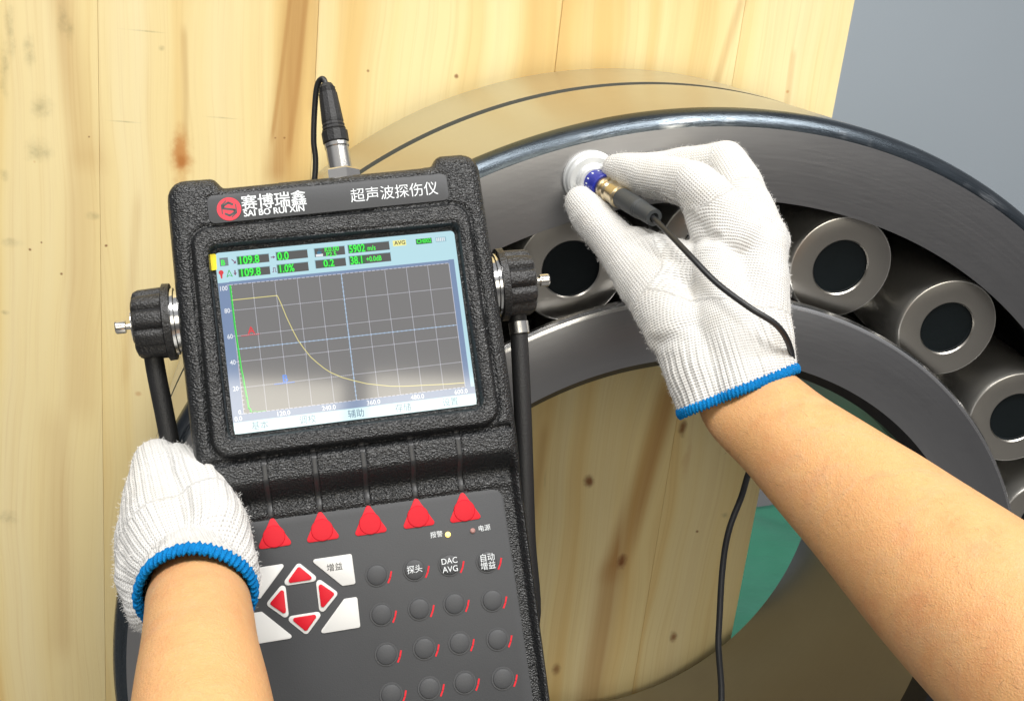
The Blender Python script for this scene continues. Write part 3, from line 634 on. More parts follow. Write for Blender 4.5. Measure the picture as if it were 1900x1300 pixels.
def whitekey(sx, sy, txt=None):
    pts = [(cx + sx * 5.5, cy + sy * 17.2), (cx + sx * 25.0, cy + sy * 17.2), (cx + sx * 25.2, cy + sy * 3.0), (cx + sx * 19, cy + sy * 3.0)]
    o = slab('white_key', mm(rpoly(pts, 1.0, 4)), KZ - .0002, KZ + .0005, MAT['whitekey'], dev, .0002)
    if txt: q = L(621, 1052, KZ); lettering('key_lettering', txt, q[0], q[1], .0038, KZ + .0006, MAT['ink_black'], o, 'CENTER')
whitekey(1, 1, '增益'); whitekey(-1, 1); whitekey(1, -1); whitekey(-1, -1)
for a in (0, 90, 180, 270):
    ca, sa = math.cos(math.radians(a)), math.sin(math.radians(a)); rt = lambda x, y: (cx + x * ca - y * sa, cy + x * sa + y * ca)
    o = slab('direction_key', mm(rpoly([rt(0, 17), rt(9.5, 7.0), rt(-9.5, 7.0)], 1.6, 4)), KZ - .0002, KZ + .0004, MAT['whitekey'], dev, .0002)
    slab('red_triangle', mm(rpoly([rt(0, 15.2), rt(6.6, 8.0), rt(-6.6, 8.0)], 1.0, 4)), KZ + .0004, KZ + .0009, MAT['redkey'], o, .0002)
# clamp knobs and stand ---------------------------------------------------
def knob(side):
    c = L(288, 600, -.021) if side < 0 else L(960, 525, -.021)
    base = -.0772 if side < 0 else .0752; x0 = base; cy = c[1]; cz = -.021; d = (side, 0, 0)
    b = lathe('knob_bushing', [(.0150, -.001), (.0150, .0022), (.0163, .0026), (.0163, .0040)], MAT['chrome'], dev, 48, frame_z((x0, cy, cz), d, (0, 1, 0)))
    def fl(a, i): return 1 if i in (0, 1) else 1 - .13 * (0.5 + .5 * math.cos(10 * a)) ** 4
    k = lathe('clamp_knob', [(.0185, .0042), (.0187, .0075), (.0172, .0082), (.0168, .0190), (.0158, .0212), (.0135, .0222), (.009, .0222), (0, .0222)], MAT['knob'], dev, 96, frame_z((x0, cy, cz), d, (0, 1, 0)), flute=fl, deg=40)
    lathe('washer', [(.0085, .0221), (.0085, .0232), (.0040, .0232)], MAT['chrome'], k, 32, frame_z((x0, cy, cz), d, (0, 1, 0)))
    lathe('screw', [(.0016, .0230), (.0016, .0262), (.0030, .0264), (.0032, .0270), (.0032, .0306), (.0028, .0312), (0, .0312)], MAT['nickel'], k, 24, frame_z((x0, cy, cz), d, (0, 1, 0)))
    return cy
cyl = knob(-1); cyr = knob(1)
# U-shaped stand: two legs and the bar behind
def Lv(x, y, z): return np.array([x, y, z]) * .001
a = Lv(-93.5, 10, -27); b = Lv(-90.0, -35, -30)
tube('stand', [Lv(-93, cyl * 1000 - 3, -25), Lv(-92.5, -5, -26), Lv(-90.2, -36, -30), Lv(-87, -90, -36), Lv(-83, -150, -44), Lv(-60, -172, -48), Lv(0, -175, -50), Lv(60, -172, -46), Lv(76, -155, -40), Lv(79, -110, -34), Lv(84.5, -50, -29), Lv(88, -5, -26), Lv(88.5, cyr * 1000 - 3, -25)], .0046, MAT['rubber'], dev, 18, 6)
lathe('stand_collar', [(.0052, 0), (.0052, .006), (.0038, .0065), (.0038, .009)], MAT['nickel'], dev, 24, frame_z(Lv(88.2, -8, -25.6), (0, 1, 0)))
# sockets on the top edge
cn = L(633, 318, -.022); ZC = -.022
lathe('socket', [(.0095, -.004), (.0095, .0072), (.0088, .0080), (.0064, .0082)], MAT['nickel'], dev, 6, frame_z((cn[0], .0765, ZC), (0, 1, 0), (1, 0, .3)), deg=20)
cn2 = L(702, 316, -.020)
lathe('socket', [(.0045, -.004), (.0045, .0008), (.0036, .0016), (0, .0018)], MAT['nickel'], dev, 24, frame_z((cn2[0], .0768, -.020), (0, 1, 0)))
# ------------------------------------------------------------------ CABLE with plug (world coordinates)
def dw(x, y, z):
    v = dm @ Vector((x, y, z)); return np.array(v)
pb = dw(cn[0], .0835, ZC); tip_ = L(606, 160, ZC); pt = dw(tip_[0], tip_[1], ZC); ax = pt - pb; PL = np.linalg.norm(ax); print('plug length', PL)
cable = empty('probe_cable', tuple(pb)); cwm = np.array(cable.location)
tag(cable, 'black cable looping from the plug on the detector to the probe in the right glove', 'cable')
def rel(o): o.data.transform(Matrix.Translation(-Vector(cwm))); return o
fz = frame_z(pb, ax)
rel(lathe('plug_sleeve', [(.0062, -.0005), (.0062, .001), (.0058, .0016), (.0058, .0128), (.0062, .0134), (.0062, .0152), (.0050, .0158)], MAT['nickel'], cable, 40, fz, flute=lambda a, i: 1 - .02 * math.cos(10 * a)))
pr = [(.0052, .0152), (.0066, .0160), (.0067, .0215), (.0058, .0222), (.0061, .0228), (.0056, .0240), (.0058, .0248), (.0054, .0260), (.0056, .0268), (.0055, .0284), (.0047, .0420), (.0042, .0422), (.0044, .0434), (.0040, .0436), (.0042, .0450), (.0038, .0452), (.0039, PL - .001), (.0030, PL + .001), (0, PL + .001)]
rel(lathe('plug_boot', pr, MAT['rubber'], cable, 12, fz, deg=20))
def pw(u, v, d): return P(u, v, d)
e0 = pt; dpt = (np.linalg.inv(M) @ (pt - CAMP))[2]; 
print('plug depth', dpt)
cpts = [pb + ax * .93, pw(600, 147, dpt + .001), pw(589, 158, dpt + .003), pw(584, 200, dpt + .006), pw(582, 260, dpt + .008), pw(584, 330, dpt + .010), dw(-.02, .03, -.052), dw(.0, -.10, -.065), dw(.10, -.24, -.06),
        pw(1320, 1360, .66), pw(1333, 1180, .675), pw(1340, 1060, .68), pw(1352, 985, .68), pw(1376, 920, .68), pw(1392, 870, .672), pw(1432, 790, .655), pw(1462, 722, .640), pw(1470, 690, .622), pw(1466, 645, .602), pw(1442, 604, .5915), pw(1390, 570, .5905), pw(1330, 525, .5985), pw(1282, 476, .611), pw(1240, 432, .632), pw(1205, 398, .655)]
crad = [.0015] * 9 + [.0019] * 7 + [.0017] * 9
rel(tube('cord', cpts, crad, MAT['cable'], cable, 12, 8))
# ------------------------------------------------------------------ PROBE
q0 = onY(1094, 330, RC[1]); q1 = pw(1212, 403, .652)
probe = empty('ultrasonic_probe', tuple(q0)); pc0 = np.array(probe.location)
tag(probe, 'round white metal probe with blue label pressed on the steel ring between gloved fingertips', 'probe')
def relp(o): o.data.transform(Matrix.Translation(-Vector(pc0))); return o
ny = np.array([0, -1, 0.]); dax = (q1 - q0); DL = np.linalg.norm(dax); dax /= DL
fp = frame_z(q0, ny)
relp(lathe('probe_housing', [(.0178, .0002), (.0182, .003), (.0180, .0045), (.0172, .0052), (.0172, .0066), (.0166, .0085), (.0150, .0100), (.0115, .0104), (.0112, .0120), (.0104, .0128), (.0100, .0129), (.0098, .0150), (.0088, .0156), (0, .0156)], MAT['whiteal'], probe, 64, fp, deg=24))
st = q0 + ny * .012
d2 = q1 - st; D2 = np.linalg.norm(d2); f2 = frame_z(st, d2)
relp(lathe('label_band', [(.0082, .001), (.0084, .002), (.0084, .0125), (.0078, .0130)], MAT['bluelab'], probe, 48, f2))
relp(lathe('label_print', [(.00845, .0035), (.00846, .0055)], MAT['ink_white'], probe, 48, f2, deg=80, flute=lambda a, i: 1.002 if math.sin(a * 17) * math.sin(a * 5 + 1) > .1 else .98))
relp(lathe('connector', [(.0070, .0125), (.0072, .0130), (.0072, .0160), (.0062, .0165), (.0062, .0200), (.0070, .0205), (.0074, .0215), (.0070, .0225), (.0066, .0232), (.0066, .0300), (.0070, .0305), (.0070, .0320), (.0060, .0325), (.0058, .035)], MAT['brass'], probe, 48, f2, deg=24))
relp(lathe('boot', [(.0056, .033), (.0062, .034), (.0060, D2 - .016), (.0057, D2 - .0155), (.0060, D2 - .0145), (.0056, D2 - .0135), (.0058, D2 - .0125), (.0054, D2 - .0115), (.0052, D2 + .001), (.0030, D2 + .0012), (.0022, D2 - .002), (0, D2 - .002)], MAT['boot'], probe, 20, f2, deg=24))
# ------------------------------------------------------------------ PERSON: two gloved hands and forearms
def glove_mat():
    m = NT('white_knit_cotton')
    at = m.n('ShaderNodeAttribute', attribute_name='knit'); a, l_, rb = m.xyz(at.outputs['Vector'])   # across, along (m), ribbing weight
    p = m.pos(); jit = m.noise(p, 220, 2)
    wale = m.math('MULTIPLY', m.math('ADD', a, m.math('MULTIPLY', jit, .0006)), 2 * math.pi / .0018)
    crs = m.math('MULTIPLY', m.math('ADD', l_, m.math('MULTIPLY', jit, .0006)), 2 * math.pi / .0016)
    sw = m.math('COSINE', wale); 
    ch = m.math('COSINE', m.math('ADD', crs, m.math('MULTIPLY', m.math('ABSOLUTE', m.math('SINE', m.math('MULTIPLY', wale, .5))), 2.2)))
    h = m.math('ADD', m.math('MULTIPLY', sw, .42), m.math('MULTIPLY', ch, .58))
    rib = m.math('MULTIPLY', m.math('COSINE', m.math('MULTIPLY', a, 2 * math.pi / .0042)), rb)
    hole = m.n('ShaderNodeMapRange', interpolation_type='SMOOTHSTEP'); hole.inputs[1].default_value = -.45; hole.inputs[2].default_value = -.95; m.l(h, hole.inputs[0])
    fz_ = m.noise(p, 1800, 3, .7)
    hh = m.math('ADD', m.math('ADD', h, m.math('MULTIPLY', rib, 1.1)), m.math('MULTIPLY', fz_, 1.2))
    dirt = m.noise(p, 28, 4, .6)
    base = m.mix(m.math('MULTIPLY', m.math('MAXIMUM', m.math('SUBTRACT', dirt, .5), 0.), 1.6), (.74, .735, .715), (.58, .53, .43))
    c = m.mix(m.math('MULTIPLY', hole.outputs[0], m.math('MULTIPLY_ADD', m.noise(p, 60, 2), 1.0, .15)), base, (.36, .33, .30))  # shade and skin inside the knit holes, put into the colour
    m.set(Base_Color=c, Roughness=.95, Subsurface_Weight=.12, Subsurface_Radius=(.003, .003, .003)); m.b.inputs['Specular IOR Level'].default_value = .1
    m.b.inputs['Sheen Weight'].default_value = .25; m.b.inputs['Sheen Roughness'].default_value = .5
    m.bump(hh, .6, .00055); return m.m
def skin_mat():
    m = NT('skin'); p = m.pos()
    n1 = m.noise(p, 22, 6, .65); n2 = m.noise(p, 1100, 3, .6); n3 = m.noise(p, 75, 5, .65); n4 = m.noise(p, 320, 3, .7)
    c = m.ramp(n1, [(.32, (.68, .365, .155)), (.50, (.70, .39, .17)), (.66, (.65, .315, .135))])
    c = m.mix(m.math('MULTIPLY', m.math('MAXIMUM', m.math('SUBTRACT', n3, .48), 0.), .8), c, (.64, .27, .15))
    c = m.mix(m.math('MULTIPLY', m.math('MAXIMUM', m.math('SUBTRACT', n4, .50), 0.), .7), c, (.80, .52, .33))
    vein = m.noise(m.mapv(p, (9, 9, 9)), 1, 3, .5, 1.5); vk = m.math('SUBTRACT', 1., m.math('MINIMUM', m.math('MULTIPLY', m.math('ABSOLUTE', m.math('SUBTRACT', vein, .5)), 28.), 1.))
    c = m.mix(m.math('MULTIPLY', vk, .10), c, (.42, .36, .28))
    for u, v, d, r, col in MOLES:
        q = P(u, v, d); dv = m.n('ShaderNodeVectorMath', operation='DISTANCE'); m.l(p, dv.inputs[0]); dv.inputs[1].default_value = tuple(q)
        mr = m.n('ShaderNodeMapRange', interpolation_type='SMOOTHSTEP'); mr.inputs[1].default_value = r; mr.inputs[2].default_value = r * .3; m.l(dv.outputs['Value'], mr.inputs[0])
        c = m.mix(m.math('MULTIPLY', mr.outputs[0], .8), c, col)
    vo = m.n('ShaderNodeTexVoronoi', feature='DISTANCE_TO_EDGE'); vo.inputs['Scale'].default_value = 700; m.l(p, vo.inputs['Vector'])
    m.set(Base_Color=c, Roughness=m.math('MULTIPLY_ADD', n3, .15, .42), Subsurface_Weight=.15, Subsurface_Radius=(.006, .0025, .0012), Subsurface_Scale=.5)
    m.b.inputs['Specular IOR Level'].default_value = .35
    m.bump(m.math('ADD', m.math('MULTIPLY', vo.outputs['Distance'], .8), m.math('MULTIPLY', n4, 1.2)), .5, .0006); return m.m
MOLES = [(1421, 842, .525, .0012, (.40, .15, .08)), (1755, 965, .38, .0016, (.42, .14, .08)), (1500, 905, .49, .001, (.5, .25, .15))]
MAT['glove'] = glove_mat()
MAT['blue'] = grained('blue_overlock_thread', (.005, .27, .68), .9, 1500, 1., .0012, col2=(.004, .15, .44), spec=.15)
person = empty('person', tuple(P(900, 1200, .45)))
tag(person, 'operator in blue-cuffed white knit gloves holding the detector and pressing the probe', 'person')
PO = np.array(person.location)
def relq(o): o.data.transform(Matrix.Translation(-Vector(PO))); return o
def hull(bm, a, ra, b, rb):
    t = bmesh.new()
    for c, r in ((a, ra), (b, rb)): bmesh.ops.create_icosphere(t, subdivisions=3, radius=r, matrix=Matrix.Translation(Vector(c)))
    r_ = bmesh.ops.convex_hull(t, input=t.verts[:]); bmesh.ops.delete(t, geom=[g for g in set(r_['geom_interior'] + r_['geom_unused']) if isinstance(g, bmesh.types.BMVert)], context='VERTS')
    me = bpy.data.meshes.new('t'); t.to_mesh(me); t.free(); bm.from_mesh(me); bpy.data.meshes.remove(me)
def blob(name, chains, voxel, smooth, cuts=(), wrinkle=None):
    bm = bmesh.new(); bones = []
    for ch in chains:
        pts = [(P(u, v, d), r * d / F) for u, v, d, r in ch]
        for (a, ra), (b, rb) in zip(pts[:-1], pts[1:]): hull(bm, a, ra, b, rb)
    me = bpy.data.meshes.new(name); bm.to_mesh(me); bm.free(); o = bpy.data.objects.new(name, me); COL.objects.link(o)
    r_ = o.modifiers.new('r', 'REMESH'); r_.mode = 'VOXEL'; r_.voxel_size = voxel
    s_ = o.modifiers.new('s', 'SMOOTH'); s_.iterations = smooth; s_.factor = .5
    me2 = bpy.data.meshes.new_from_object(o.evaluated_get(bpy.context.evaluated_depsgraph_get())); bpy.data.objects.remove(o)
    bm = bmesh.new(); bm.from_mesh(me2)
    for c, n in cuts: bmesh.ops.bisect_plane(bm, geom=bm.verts[:] + bm.edges[:] + bm.faces[:], plane_co=Vector(c), plane_no=Vector(n), clear_outer=True)
    bm.to_mesh(me2); bm.free()
    for p_ in me2.polygons: p_.use_smooth = True
    o = bpy.data.objects.new(name, me2); COL.objects.link(o); return o
def knit_attr(o, bones, rib=None):
    """bones: list of (a, b, r, along0, ref direction); writes the knit direction attribute"""
    me = o.data; n = len(me.vertices); co = np.empty(n * 3); me.vertices.foreach_get('co', co); co = co.reshape(-1, 3)
    best = np.full(n, 1e9); out = np.zeros((n, 3))
    for a, b, r, s0 in bones:
        a = np.array(a); b = np.array(b); ln = np.linalg.norm(b - a); t = (b - a) / ln; w_ = co - a; s = np.clip(w_ @ t, 0, ln); pr_ = w_ - s[:, None] * t; d = np.linalg.norm(pr_, axis=1) / r
        v0 = M[:, 2] - t * (M[:, 2] @ t); v0 /= np.linalg.norm(v0); v1 = np.cross(t, v0)
        ang = np.arctan2(pr_ @ v1, -(pr_ @ v0)); sel = d < best; best[sel] = d[sel]
        out[sel, 0] = ang[sel] * r; out[sel, 1] = (s0 + (w_ @ t))[sel]
    if rib is not None: out[:, 2] = rib(co)
    at = me.attributes.new('knit', 'FLOAT_VECTOR', 'POINT'); at.data.foreach_set('vector', out.astype(np.float32).ravel())
def fibres(name, o, count, ln, parent, width=.00007):
    me = o.data; n = len(me.polygons); c = np.empty(n * 3); me.polygons.foreach_get('center', c); c = c.reshape(-1, 3); nn = np.empty(n * 3); me.polygons.foreach_get('normal', nn); nn = nn.reshape(-1, 3)
    ids = np.random.choice(n, count); vs = []; fs = []
    for i in ids:
        p0_ = c[i] + np.random.normal(0, .0004, 3); d = nn[i] + np.random.normal(0, .55, 3); d /= np.linalg.norm(d); l_ = ln * np.random.uniform(.4, 1.2)
        s_ = np.cross(d, np.random.normal(0, 1, 3)); s_ /= np.linalg.norm(s_); k = np.random.normal(0, .35, 3)
        p1_ = p0_ + d * l_ * .55; dd = d + k; p2_ = p1_ + dd / np.linalg.norm(dd) * l_ * .45; b = len(vs)
        vs += [p0_ - s_ * width, p0_ + s_ * width, p1_ + s_ * width * .8, p1_ - s_ * width * .8, p2_]; fs += [(b, b + 1, b + 2, b + 3), (b + 3, b + 2, b + 4)]
    return tag(mk(name, vs, fs, MAT['glove_fibre'], parent, smooth=False), kind='stuff')
MAT['glove_fibre'] = plain('cotton_fibre', (.85, .84, .82), .9)
# right glove
RIGHT = [
    [(1079, 377, .702, 32), (1096, 398, .697, 38), (1132, 440, .685, 42), (1205, 530, .655, 54), (1262, 612, .635, 66)],           # thumb
    [(1180, 466, .672, 46), (1296, 505, .650, 50)],                                                                       # web of the thumb
    [(1142, 312, .698, 27), (1168, 318, .692, 34), (1212, 330, .680, 41), (1290, 342, .652, 44), (1322, 372, .645, 46), (1370, 440, .640, 52)],  # index
    [(1298, 352, .655, 40), (1320, 428, .648, 40)],
    [(1150, 308, .710, 24), (1240, 316, .704, 36), (1345, 300, .684, 40), (1370, 340, .672, 42), (1408, 425, .650, 44)],   # middle
    [(1340, 425, .700, 32), (1388, 372, .688, 34), (1425, 450, .660, 40)],                                                   # ring
    [(1365, 460, .700, 28), (1408, 430, .690, 30), (1425, 490, .662, 34)], [(1421, 440, .648, 42), (1416, 500, .64, 46), (1412, 570, .63, 54)],                                                   # little
    [(1255, 590, .640, 60), (1300, 690, .622, 64), (1342, 800, .612, 64)],
    [(1335, 492, .642, 56), (1345, 600, .628, 68), (1378, 725, .613, 72), (1400, 800, .608, 72)],
    [(1372, 440, .642, 52), (1408, 470, .642, 54), (1405, 590, .628, 60), (1412, 700, .614, 66), (1440, 790, .610, 66)],
    [(1205, 530, .655, 50), (1340, 520, .645, 52)], [(1262, 612, .636, 64), (1400, 600, .628, 60)],
]
cutc = P(1378, 722, .612); cutn = M @ np.array([.37, .93, -.10]); cutn /= np.linalg.norm(cutn)
gl = blob('glove', RIGHT, .0012, 5, [(cutc, cutn)])
def bn(ch, big=None):
    out = []; s = 0
    for (u, v, d, r), (u2, v2, d2, r2) in zip(ch[:-1], ch[1:]):
        a, b = P(u, v, d), P(u2, v2, d2); out.append((a, b, (r + r2) / 2 * d / F, s)); s += np.linalg.norm(b - a)
    return out
PALM = [(1365, 455, .650, 95), (1330, 600, .632, 120), (1385, 790, .612, 105)]
knit_attr(gl, bn(RIGHT[0][:4]) + bn(RIGHT[2][:5]) + bn(RIGHT[4][:4]) + bn(RIGHT[5]) + bn(RIGHT[6]) + bn(PALM),
          lambda co: np.clip(((co - cutc) @ cutn + .040) / .014, 0, 1))
gl.data.materials.append(MAT['glove']); gl.parent = person
# loose folds: gentle displacement + ribs + uneven hem
def displace(o, fn):
    me = o.data; n = len(me.vertices); co = np.empty(n * 3); me.vertices.foreach_get('co', co); co = co.reshape(-1, 3); no = np.empty(n * 3); me.vertices.foreach_get('normal', no); no = no.reshape(-1, 3)
    co = co + no * fn(co)[:, None]; me.vertices.foreach_set('co', co.ravel()); me.update()
def waves(co, seed, ks):
    rs = np.random.RandomState(seed); h = np.zeros(len(co))
    for k, a in ks:
        for _ in range(4):
            d = rs.normal(0, 1, 3); d /= np.linalg.norm(d); h += a * np.sin(co @ d * k + rs.uniform(0, 6) + 1.3 * np.sin(co @ rs.normal(0, 1, 3) * k * .5))
    return h
def crease(a, b, wd, dp):
    a, b = np.array(a), np.array(b)
    def f(co):
        t = np.clip(((co - a) @ (b - a)) / ((b - a) @ (b - a)), 0, 1); d = np.linalg.norm(co - a - t[:, None] * (b - a), axis=1); return -dp * np.exp(-(d / wd) ** 2) + dp * .6 * np.exp(-((d - 2 * wd) / wd) ** 2)
    return f
def folds(co):
    h = waves(co, 3, [(120, .00025), (260, .00014)])
    for a, b, w_, d in [((1260, 300, .67), (1300, 395, .64), .0018, .0011), ((1150, 540, .665), (1215, 560, .635), .002, .0012), ((1235, 372, .66), (1275, 385, .65), .0016, .0010), ((1345, 340, .64), (1395, 330, .65), .0025, .0008),
                        ((1190, 640, .63), (1300, 620, .60), .003, .0007), ((1290, 480, .64), (1330, 440, .63), .002, .0010), ((1120, 450, .685), (1155, 425, .675), .002, .0006)]:
        h += crease(P(*a), P(*b), w_, d)(co)
    return h
displace(gl, folds)
def knit_ribs(o, period, amp):
    at = o.data.attributes['knit']; n = len(o.data.vertices); a = np.empty(n * 3, np.float32); at.data.foreach_get('vector', a); a = a.reshape(-1, 3)
    displace(o, lambda co: amp * np.cos(a[:, 0] * 2 * math.pi / period) * a[:, 2])
knit_ribs(gl, .0042, .00022)
# hem: follow the cut boundary of the glove with a bumpy blue roll
def boundary_loop(o):
    bm = bmesh.new(); bm.from_mesh(o.data); best = []
    es = {e for e in bm.edges if e.is_boundary}
    while es:
        e = es.pop(); lp = [e.verts[0], e.verts[1]]
        while True:
            nx_ = [x for x in lp[-1].link_edges if x in es]
            if not nx_: break
            es.discard(nx_[0]); lp.append(nx_[0].other_vert(lp[-1]))
        if len(lp) > len(best): best = [v.co.copy() for v in lp]
    bm.free(); return np.array([tuple(c) for c in best])
def hem(name, o, parent, r, n=150, shrink=0.):
    lp = boundary_loop(o); lp = lp[:-1] if np.linalg.norm(lp[0] - lp[-1]) < 1e-6 else lp
    sg = np.r_[0, np.cumsum(np.linalg.norm(np.diff(np.vstack([lp, lp[:1]]), axis=0), axis=1))]; t = np.linspace(0, sg[-1], n, endpoint=False)
    cl = np.vstack([lp, lp[:1]]); c = np.c_[[np.interp(t, sg, cl[:, k]) for k in range(3)]].T
    for _ in range(4): c = (np.roll(c, 1, 0) + c * 2 + np.roll(c, -1, 0)) / 4
    cen = c.mean(0); c = c + (cen - c) * shrink
    m_ = 12; up = n * 5; tt = np.linspace(0, n, up, endpoint=False); cc = np.vstack([c, c[:1]])
    c = np.c_[[np.interp(tt, np.arange(n + 1), cc[:, k]) for k in range(3)]].T; nn = len(c); vs = []; fs = []
    tl = sg[-1]
    for i in range(nn):
        tg = c[(i + 2) % nn] - c[i - 2]; tg /= np.linalg.norm(tg); x_ = c[i] - cen; x_ -= tg * (x_ @ tg); x_ /= np.linalg.norm(x_); y_ = np.cross(tg, x_); s_ = i / nn * tl
        for k in range(m_):
            a_ = 2 * math.pi * k / m_; rr = r * (1 + .20 * math.sin(s_ * 2 * math.pi / .0022 + a_ * 1.0) + .12 * math.sin(s_ * 1500 + a_ * 3) + random.uniform(-.05, .05))
            vs.append(c[i] + rr * (math.cos(a_) * x_ * .8 + math.sin(a_) * y_ * 1.5))
    for i in range(nn):
        for k in range(m_): j = (i + 1) % nn; fs.append((i * m_ + k, i * m_ + (k + 1) % m_, j * m_ + (k + 1) % m_, j * m_ + k))
    return mk(name, vs, fs, MAT['blue'], parent)
relq(hem('glove_hem', gl, person, .0017, shrink=.0))
fb = fibres('glove_fuzz', gl, 15000, .0017, person); relq(fb)
relq(gl)
# forearms: lofted, tapering, elliptical
def loft(name, secs, mat, parent, n=64, sub=10, fn=None):
    """secs: (centre point, half width a, half depth b, wide direction)"""
    rows_ = catmull([list(c) + [a, b] + list(wd) for c, a, b, wd in secs], sub); vs = []; fs = []
    for i, r_ in enumerate(rows_):
        c = r_[:3]; t = rows_[min(i + 1, len(rows_) - 1)][:3] - rows_[max(i - 1, 0)][:3]; t /= np.linalg.norm(t); x_ = r_[5:8] - t * (r_[5:8] @ t); x_ /= np.linalg.norm(x_); y_ = np.cross(t, x_)
        for k in range(n):
            a_ = 2 * math.pi * k / n; vs.append(c + r_[3] * math.cos(a_) * x_ + r_[4] * math.sin(a_) * y_)
    for i in range(len(rows_) - 1):
        for k in range(n): fs.append((i * n + k, i * n + (k + 1) % n, (i + 1) * n + (k + 1) % n, (i + 1) * n + k))
    fs.append(tuple(range(n))); fs.append(tuple((len(rows_) - 1) * n + k for k in range(n))[::-1])
    o = mk(name, vs, fs, mat, parent); bm = bmesh.new(); bm.from_mesh(o.data); bmesh.ops.recalc_face_normals(bm, faces=bm.faces[:]); bm.to_mesh(o.data); bm.free()
    if fn: displace(o, fn)
    return o
MAT['skin'] = skin_mat()
def sec(u, v, d, a, b, du, dv): return (P(u, v, d), a * d / F, b * d / F, M @ np.array([du, dv, 0.]))
def armfn(co):
    h = waves(co, 11, [(45, .0004), (110, .00012)])
    for k, off in enumerate((.006, .0105, .015)): h += crease(P(1330 + 90 * off * 10, 768 + off * 2600, .60), P(1420 + off * 1500, 748 + off * 2200, .57), .0006, .00022)(co)
    return h
relq(loft('right_forearm', [sec(1352, 660, .630, 66, 36, .93, -.37), sec(1374, 712, .618, 86, 50, .93, -.37), sec(1396, 750, .610, 97, 56, .88, -.45), sec(1462, 812, .585, 99, 80, .72, -.69), sec(1560, 898, .556, 119, 104, .68, -.73), sec(1655, 978, .528, 142, 128, .66, -.75), sec(1850, 1150, .475, 186, 170, .64, -.77), sec(2150, 1430, .41, 240, 220, .64, -.77)], MAT['skin'], person, fn=armfn)).name = 'forearm'
FARM = bpy.data.objects['forearm']
# left glove
LEFT = [
    [(292, 858, .538, 46), (300, 905, .530, 62), (315, 985, .512, 92), (332, 1045, .500, 104), (345, 1090, .494, 96)],
    [(330, 846, .532, 28), (366, 900, .520, 50), (396, 985, .500, 72), (418, 1050, .492, 66), (410, 1100, .488, 60)],
    [(288, 1000, .512, 76), (278, 1064, .500, 68), (300, 1115, .492, 70)],
    [(438, 1012, .504, 30), (452, 1070, .494, 38), (440, 1120, .490, 36)],
    [(356, 1075, .485, 100), (366, 1108, .458, 100), (372, 1130, .440, 100)],
    [(310, 850, .545, 34), (350, 870, .590, 30), (400, 900, .605, 28), (470, 940, .610, 26)],      # fingers going behind the case
    [(300, 900, .560, 34), (350, 930, .600, 32), (420, 960, .615, 30), (500, 990, .615, 27)],
    [(300, 960, .560, 34), (350, 985, .600, 32), (420, 1020, .612, 30), (490, 1050, .612, 26)],
    [(300, 1020, .550, 32), (350, 1045, .590, 30), (410, 1080, .608, 28), (470, 1110, .608, 24)],
]
cutL = P(366, 1110, .462); cutLn = M @ np.array([.05, .50, -.86]); cutLn /= np.linalg.norm(cutLn)
g2 = blob('glove', LEFT, .0013, 9, [(cutL, cutLn)])
AX = [(300, 850, .56, 60), (312, 920, .535, 90), (340, 1020, .505, 120), (366, 1110, .46, 120)]
knit_attr(g2, bn(AX) + bn(LEFT[5][1:]) + bn(LEFT[6][1:]) + bn(LEFT[7][1:]) + bn(LEFT[8][1:]), lambda co: np.full(len(co), .55))
g2.data.materials.append(MAT['glove']); g2.parent = person
def folds2(co):
    h = waves(co, 8, [(90, .0004), (220, .00015)])
    for a, b, w_, d in [((262, 930, .48), (300, 1050, .46), .003, .0012), ((300, 1010, .46), (330, 960, .48), .002, .0008), ((350, 850, .53), (400, 930, .49), .003, .0008)]: h += crease(P(*a), P(*b), w_, d)(co)
    return h
displace(g2, folds2); knit_ribs(g2, .0042, .00025)
relq(hem('glove_hem', g2, person, .0021, n=130))
fb = fibres('glove_fuzz', g2, 11000, .0018, person); relq(fb)
relq(g2)
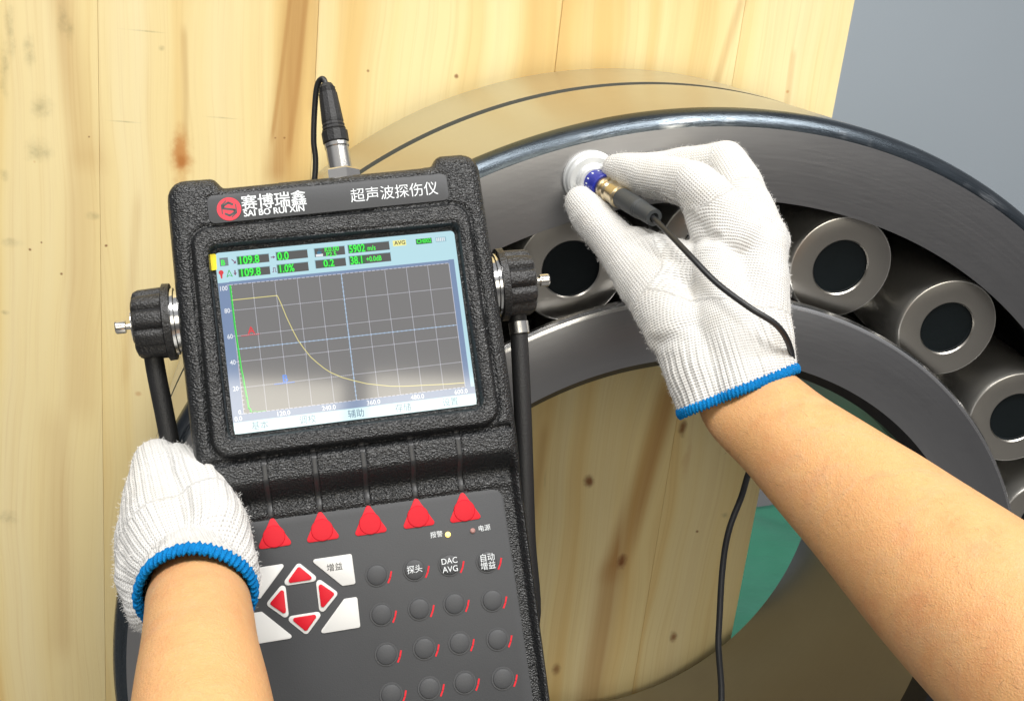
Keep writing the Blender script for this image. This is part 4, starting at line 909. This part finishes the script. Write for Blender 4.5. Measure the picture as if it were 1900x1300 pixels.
relq(loft('forearm', [sec(356, 1050, .50, 66, 60, 1, 0), sec(366, 1106, .466, 93, 88, 1, 0), sec(368, 1136, .445, 98, 92, 1, 0), sec(372, 1210, .412, 108, 102, 1, 0), sec(376, 1320, .375, 128, 122, 1, 0), sec(380, 1560, .32, 170, 160, 1, 0)], MAT['skin'], person, fn=lambda co: waves(co, 5, [(45, .0003)])))
MAT['hair'] = plain('dark_hair', (.05, .03, .02), .5)
def arm_hair(o, count, tow, smin, parent):
    me = o.data; n = len(me.polygons); c = np.empty(n * 3); me.polygons.foreach_get('center', c); c = c.reshape(-1, 3); nn = np.empty(n * 3); me.polygons.foreach_get('normal', nn); nn = nn.reshape(-1, 3)
    ar = np.empty(n); me.polygons.foreach_get('area', ar); ok = np.array([smin(q + PO) for q in c]); pr_ = ar * ok; pr_ /= pr_.sum(); ids = np.random.choice(n, count, p=pr_); vs = []; fs = []
    for i in ids:
        v_ = [np.array(me.vertices[k].co) for k in me.polygons[i].vertices]; wts = np.random.dirichlet(np.ones(len(v_))); p0_ = sum(a_ * b_ for a_, b_ in zip(wts, v_))
        d = tow + np.random.normal(0, .35, 3); d -= nn[i] * (d @ nn[i]); d /= np.linalg.norm(d); l_ = np.random.uniform(.003, .008); s_ = np.cross(d, nn[i]); w_ = .000035; b = len(vs)
        p1_ = p0_ + (d * .8 + nn[i] * .35) * l_ * .5; p2_ = p1_ + (d + s_ * np.random.normal(0, .3) + nn[i] * .05) * l_ * .5
        vs += [p0_ - s_ * w_, p0_ + s_ * w_, p1_ + s_ * w_ * .8, p1_ - s_ * w_ * .8, p2_]; fs += [(b, b + 1, b + 2, b + 3), (b + 3, b + 2, b + 4)]
    return tag(mk('arm_hair', vs, fs, MAT['hair'], parent, smooth=False), kind='stuff')
arm_hair(FARM, 500, M @ np.array([-.6, -.1, .3]), lambda q: np.linalg.norm(q - P(1376, 716, .613)) > .03, person)
print('faces', sum(len(o.data.polygons) for o in scn.objects if o.type == 'MESH'))
